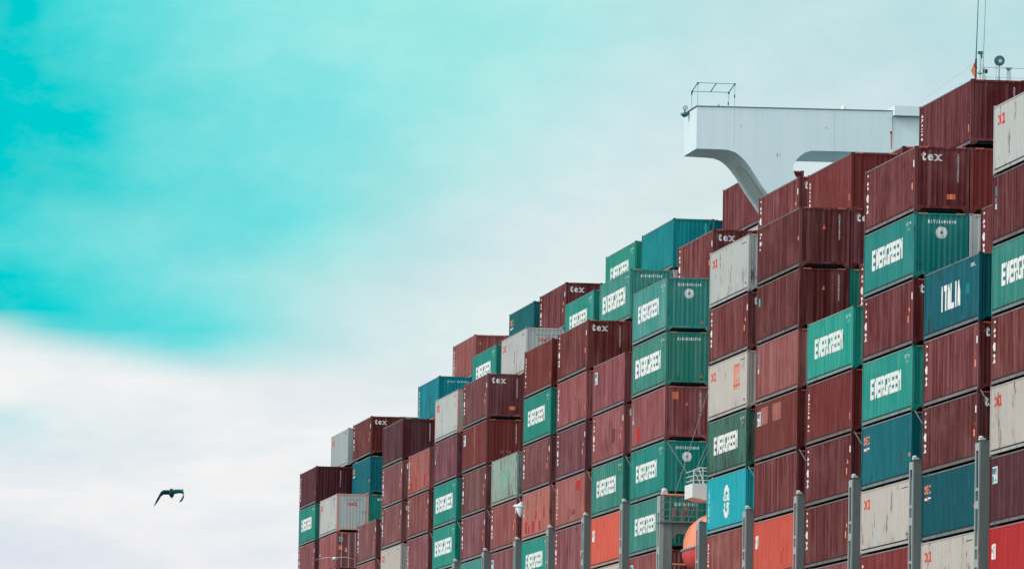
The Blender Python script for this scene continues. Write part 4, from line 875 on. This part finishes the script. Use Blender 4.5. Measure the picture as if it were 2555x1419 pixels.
tcn = t.nodes.new('ShaderNodeTexCoord'); t.links.new(tcn.outputs['Object'], nz.inputs['Vector']); t.links.new(nz.outputs[0], bp.inputs['Height']); t.links.new(bp.outputs[0], p.inputs['Normal'])
tag(b.obj('water', wm), 'open water below the ship', kind='structure')

# ------------------------------------------------------------------ gulls
def gull(pos, wl, wr, mats, label, blen=.46, yaw=0, pitch=0.0, roll=0.0):
    """body along local x (head at -x); wl / wr: wing joints as (x, y, z) lists from shoulder to tip with chords"""
    root = thing('gull', pos, label, 'bird', 'gulls flying by the ship')
    root.rotation_euler = (roll, pitch, yaw)
    b = MB(); n = 10
    prof = [(-.5, .004, .0), (-.46, .018, .0), (-.42, .032, .004), (-.36, .052, .01), (-.28, .058, .008), (-.18, .075, 0), (-.02, .088, -.008), (.16, .07, -.004), (.3, .045, .0), (.38, .03, .004), (.5, .045, .004)]
    for x, r_, z in prof:
        for j in range(n):
            t = 2 * math.pi * j / n; flat = .25 if x > .34 else 1
            b.v.append((x * blen, r_ * blen / .46 * math.cos(t) * (1.3 if x > .4 else 1), z + r_ * flat * blen / .46 * math.sin(t)))
    for i in range(len(prof) - 1):
        for j in range(n): k = (j + 1) % n; b.f.append((i * n + j, i * n + k, i * n + n + k, i * n + n + j)); b.m.append(0)
    b.f.append(tuple(range(n))); b.f.append(tuple((len(prof) - 1) * n + j for j in range(n))); b.m += [0, 0]
    for side, ws in ((0, wl), (1, wr)):
        base = len(b.v); m = 4
        for (x, y, z, c) in ws:
            th = .10 * c
            b.v += [(x - c * .45, y, z), (x - c * .15, y, z + th), (x + c * .55, y, z + .004), (x - c * .1, y, z - th * .4)]
        for i in range(len(ws) - 1):
            for j in range(m): k = (j + 1) % m; b.f.append((base + i * m + j, base + i * m + k, base + i * m + m + k, base + i * m + m + j)); b.m.append(1 + side)
        b.f.append(tuple(base + j for j in range(m))); b.f.append(tuple(base + (len(ws) - 1) * m + j for j in range(m))); b.m += [1, 1]
    b.obj('body', mats, root, True)
    b = MB(); b.tube((-.5 * blen, 0, 0), (-.5 * blen - .05, 0, -.012), .010, 6, r2=.002); b.obj('beak', plain('yellow_beak', (.45, .30, .06)), root)
    return root
DKB = plain('dark_teal_feathers', (.006, .08, .11), .7); WB = plain('white_feathers', (.72, .76, .76), .7); GB = plain('grey_feathers', (.45, .55, .56), .7); TB = plain('teal_feathers', (.02, .22, .26), .7)
# dark gull, seen from the front and below: wings arched down on both sides
gull((-39.86, 225.00, 11.69), [(0, -.02, .02, .26), (.0, -.12, .04, .25), (0, -.25, .05, .24), (.02, -.33, -.02, .25), (.05, -.40, -.17, .24), (.08, -.50, -.36, .17), (.1, -.58, -.52, .02)],
     [(0, .02, .02, .26), (0, .12, .05, .24), (0, .26, .05, .20), (.02, .37, .01, .26), (.03, .38, -.12, .26), (.05, .32, -.28, .20), (.08, .22, -.42, .03)], [DKB, DKB, TB], 'dark gull with arched wings flying alone in the pale sky', .48, R(82 - 180), pitch=R(-32), roll=R(6))
gull((-23.18, 268.00, 13.76), [(-.03, -.03, .02, .2), (0, -.06, -.10, .22), (.03, -.09, -.24, .19), (.06, -.10, -.36, .10), (.08, -.10, -.44, .01)],
     [(-.03, .03, .02, .2), (.05, .3, .10, .16), (.1, .55, .18, .10), (.16, .75, .2, .02)], [WB, WB, WB], 'white gull with lowered wing in front of the pink patched container', .44, R(-8))
gull((-30.72, 262.00, 11.38), [(0, -.03, .02, .16), (0, -.2, .05, .15), (.02, -.42, .06, .13), (.05, -.62, .02, .08), (.07, -.78, .0, .01)],
     [(0, .03, .02, .16), (0, .2, .04, .15), (.02, .40, .02, .12), (.05, .58, -.03, .08), (.07, .72, -.06, .01)], [WB, GB, GB], 'white gull gliding with spread wings low before the leftmost stacks', .40, R(85))
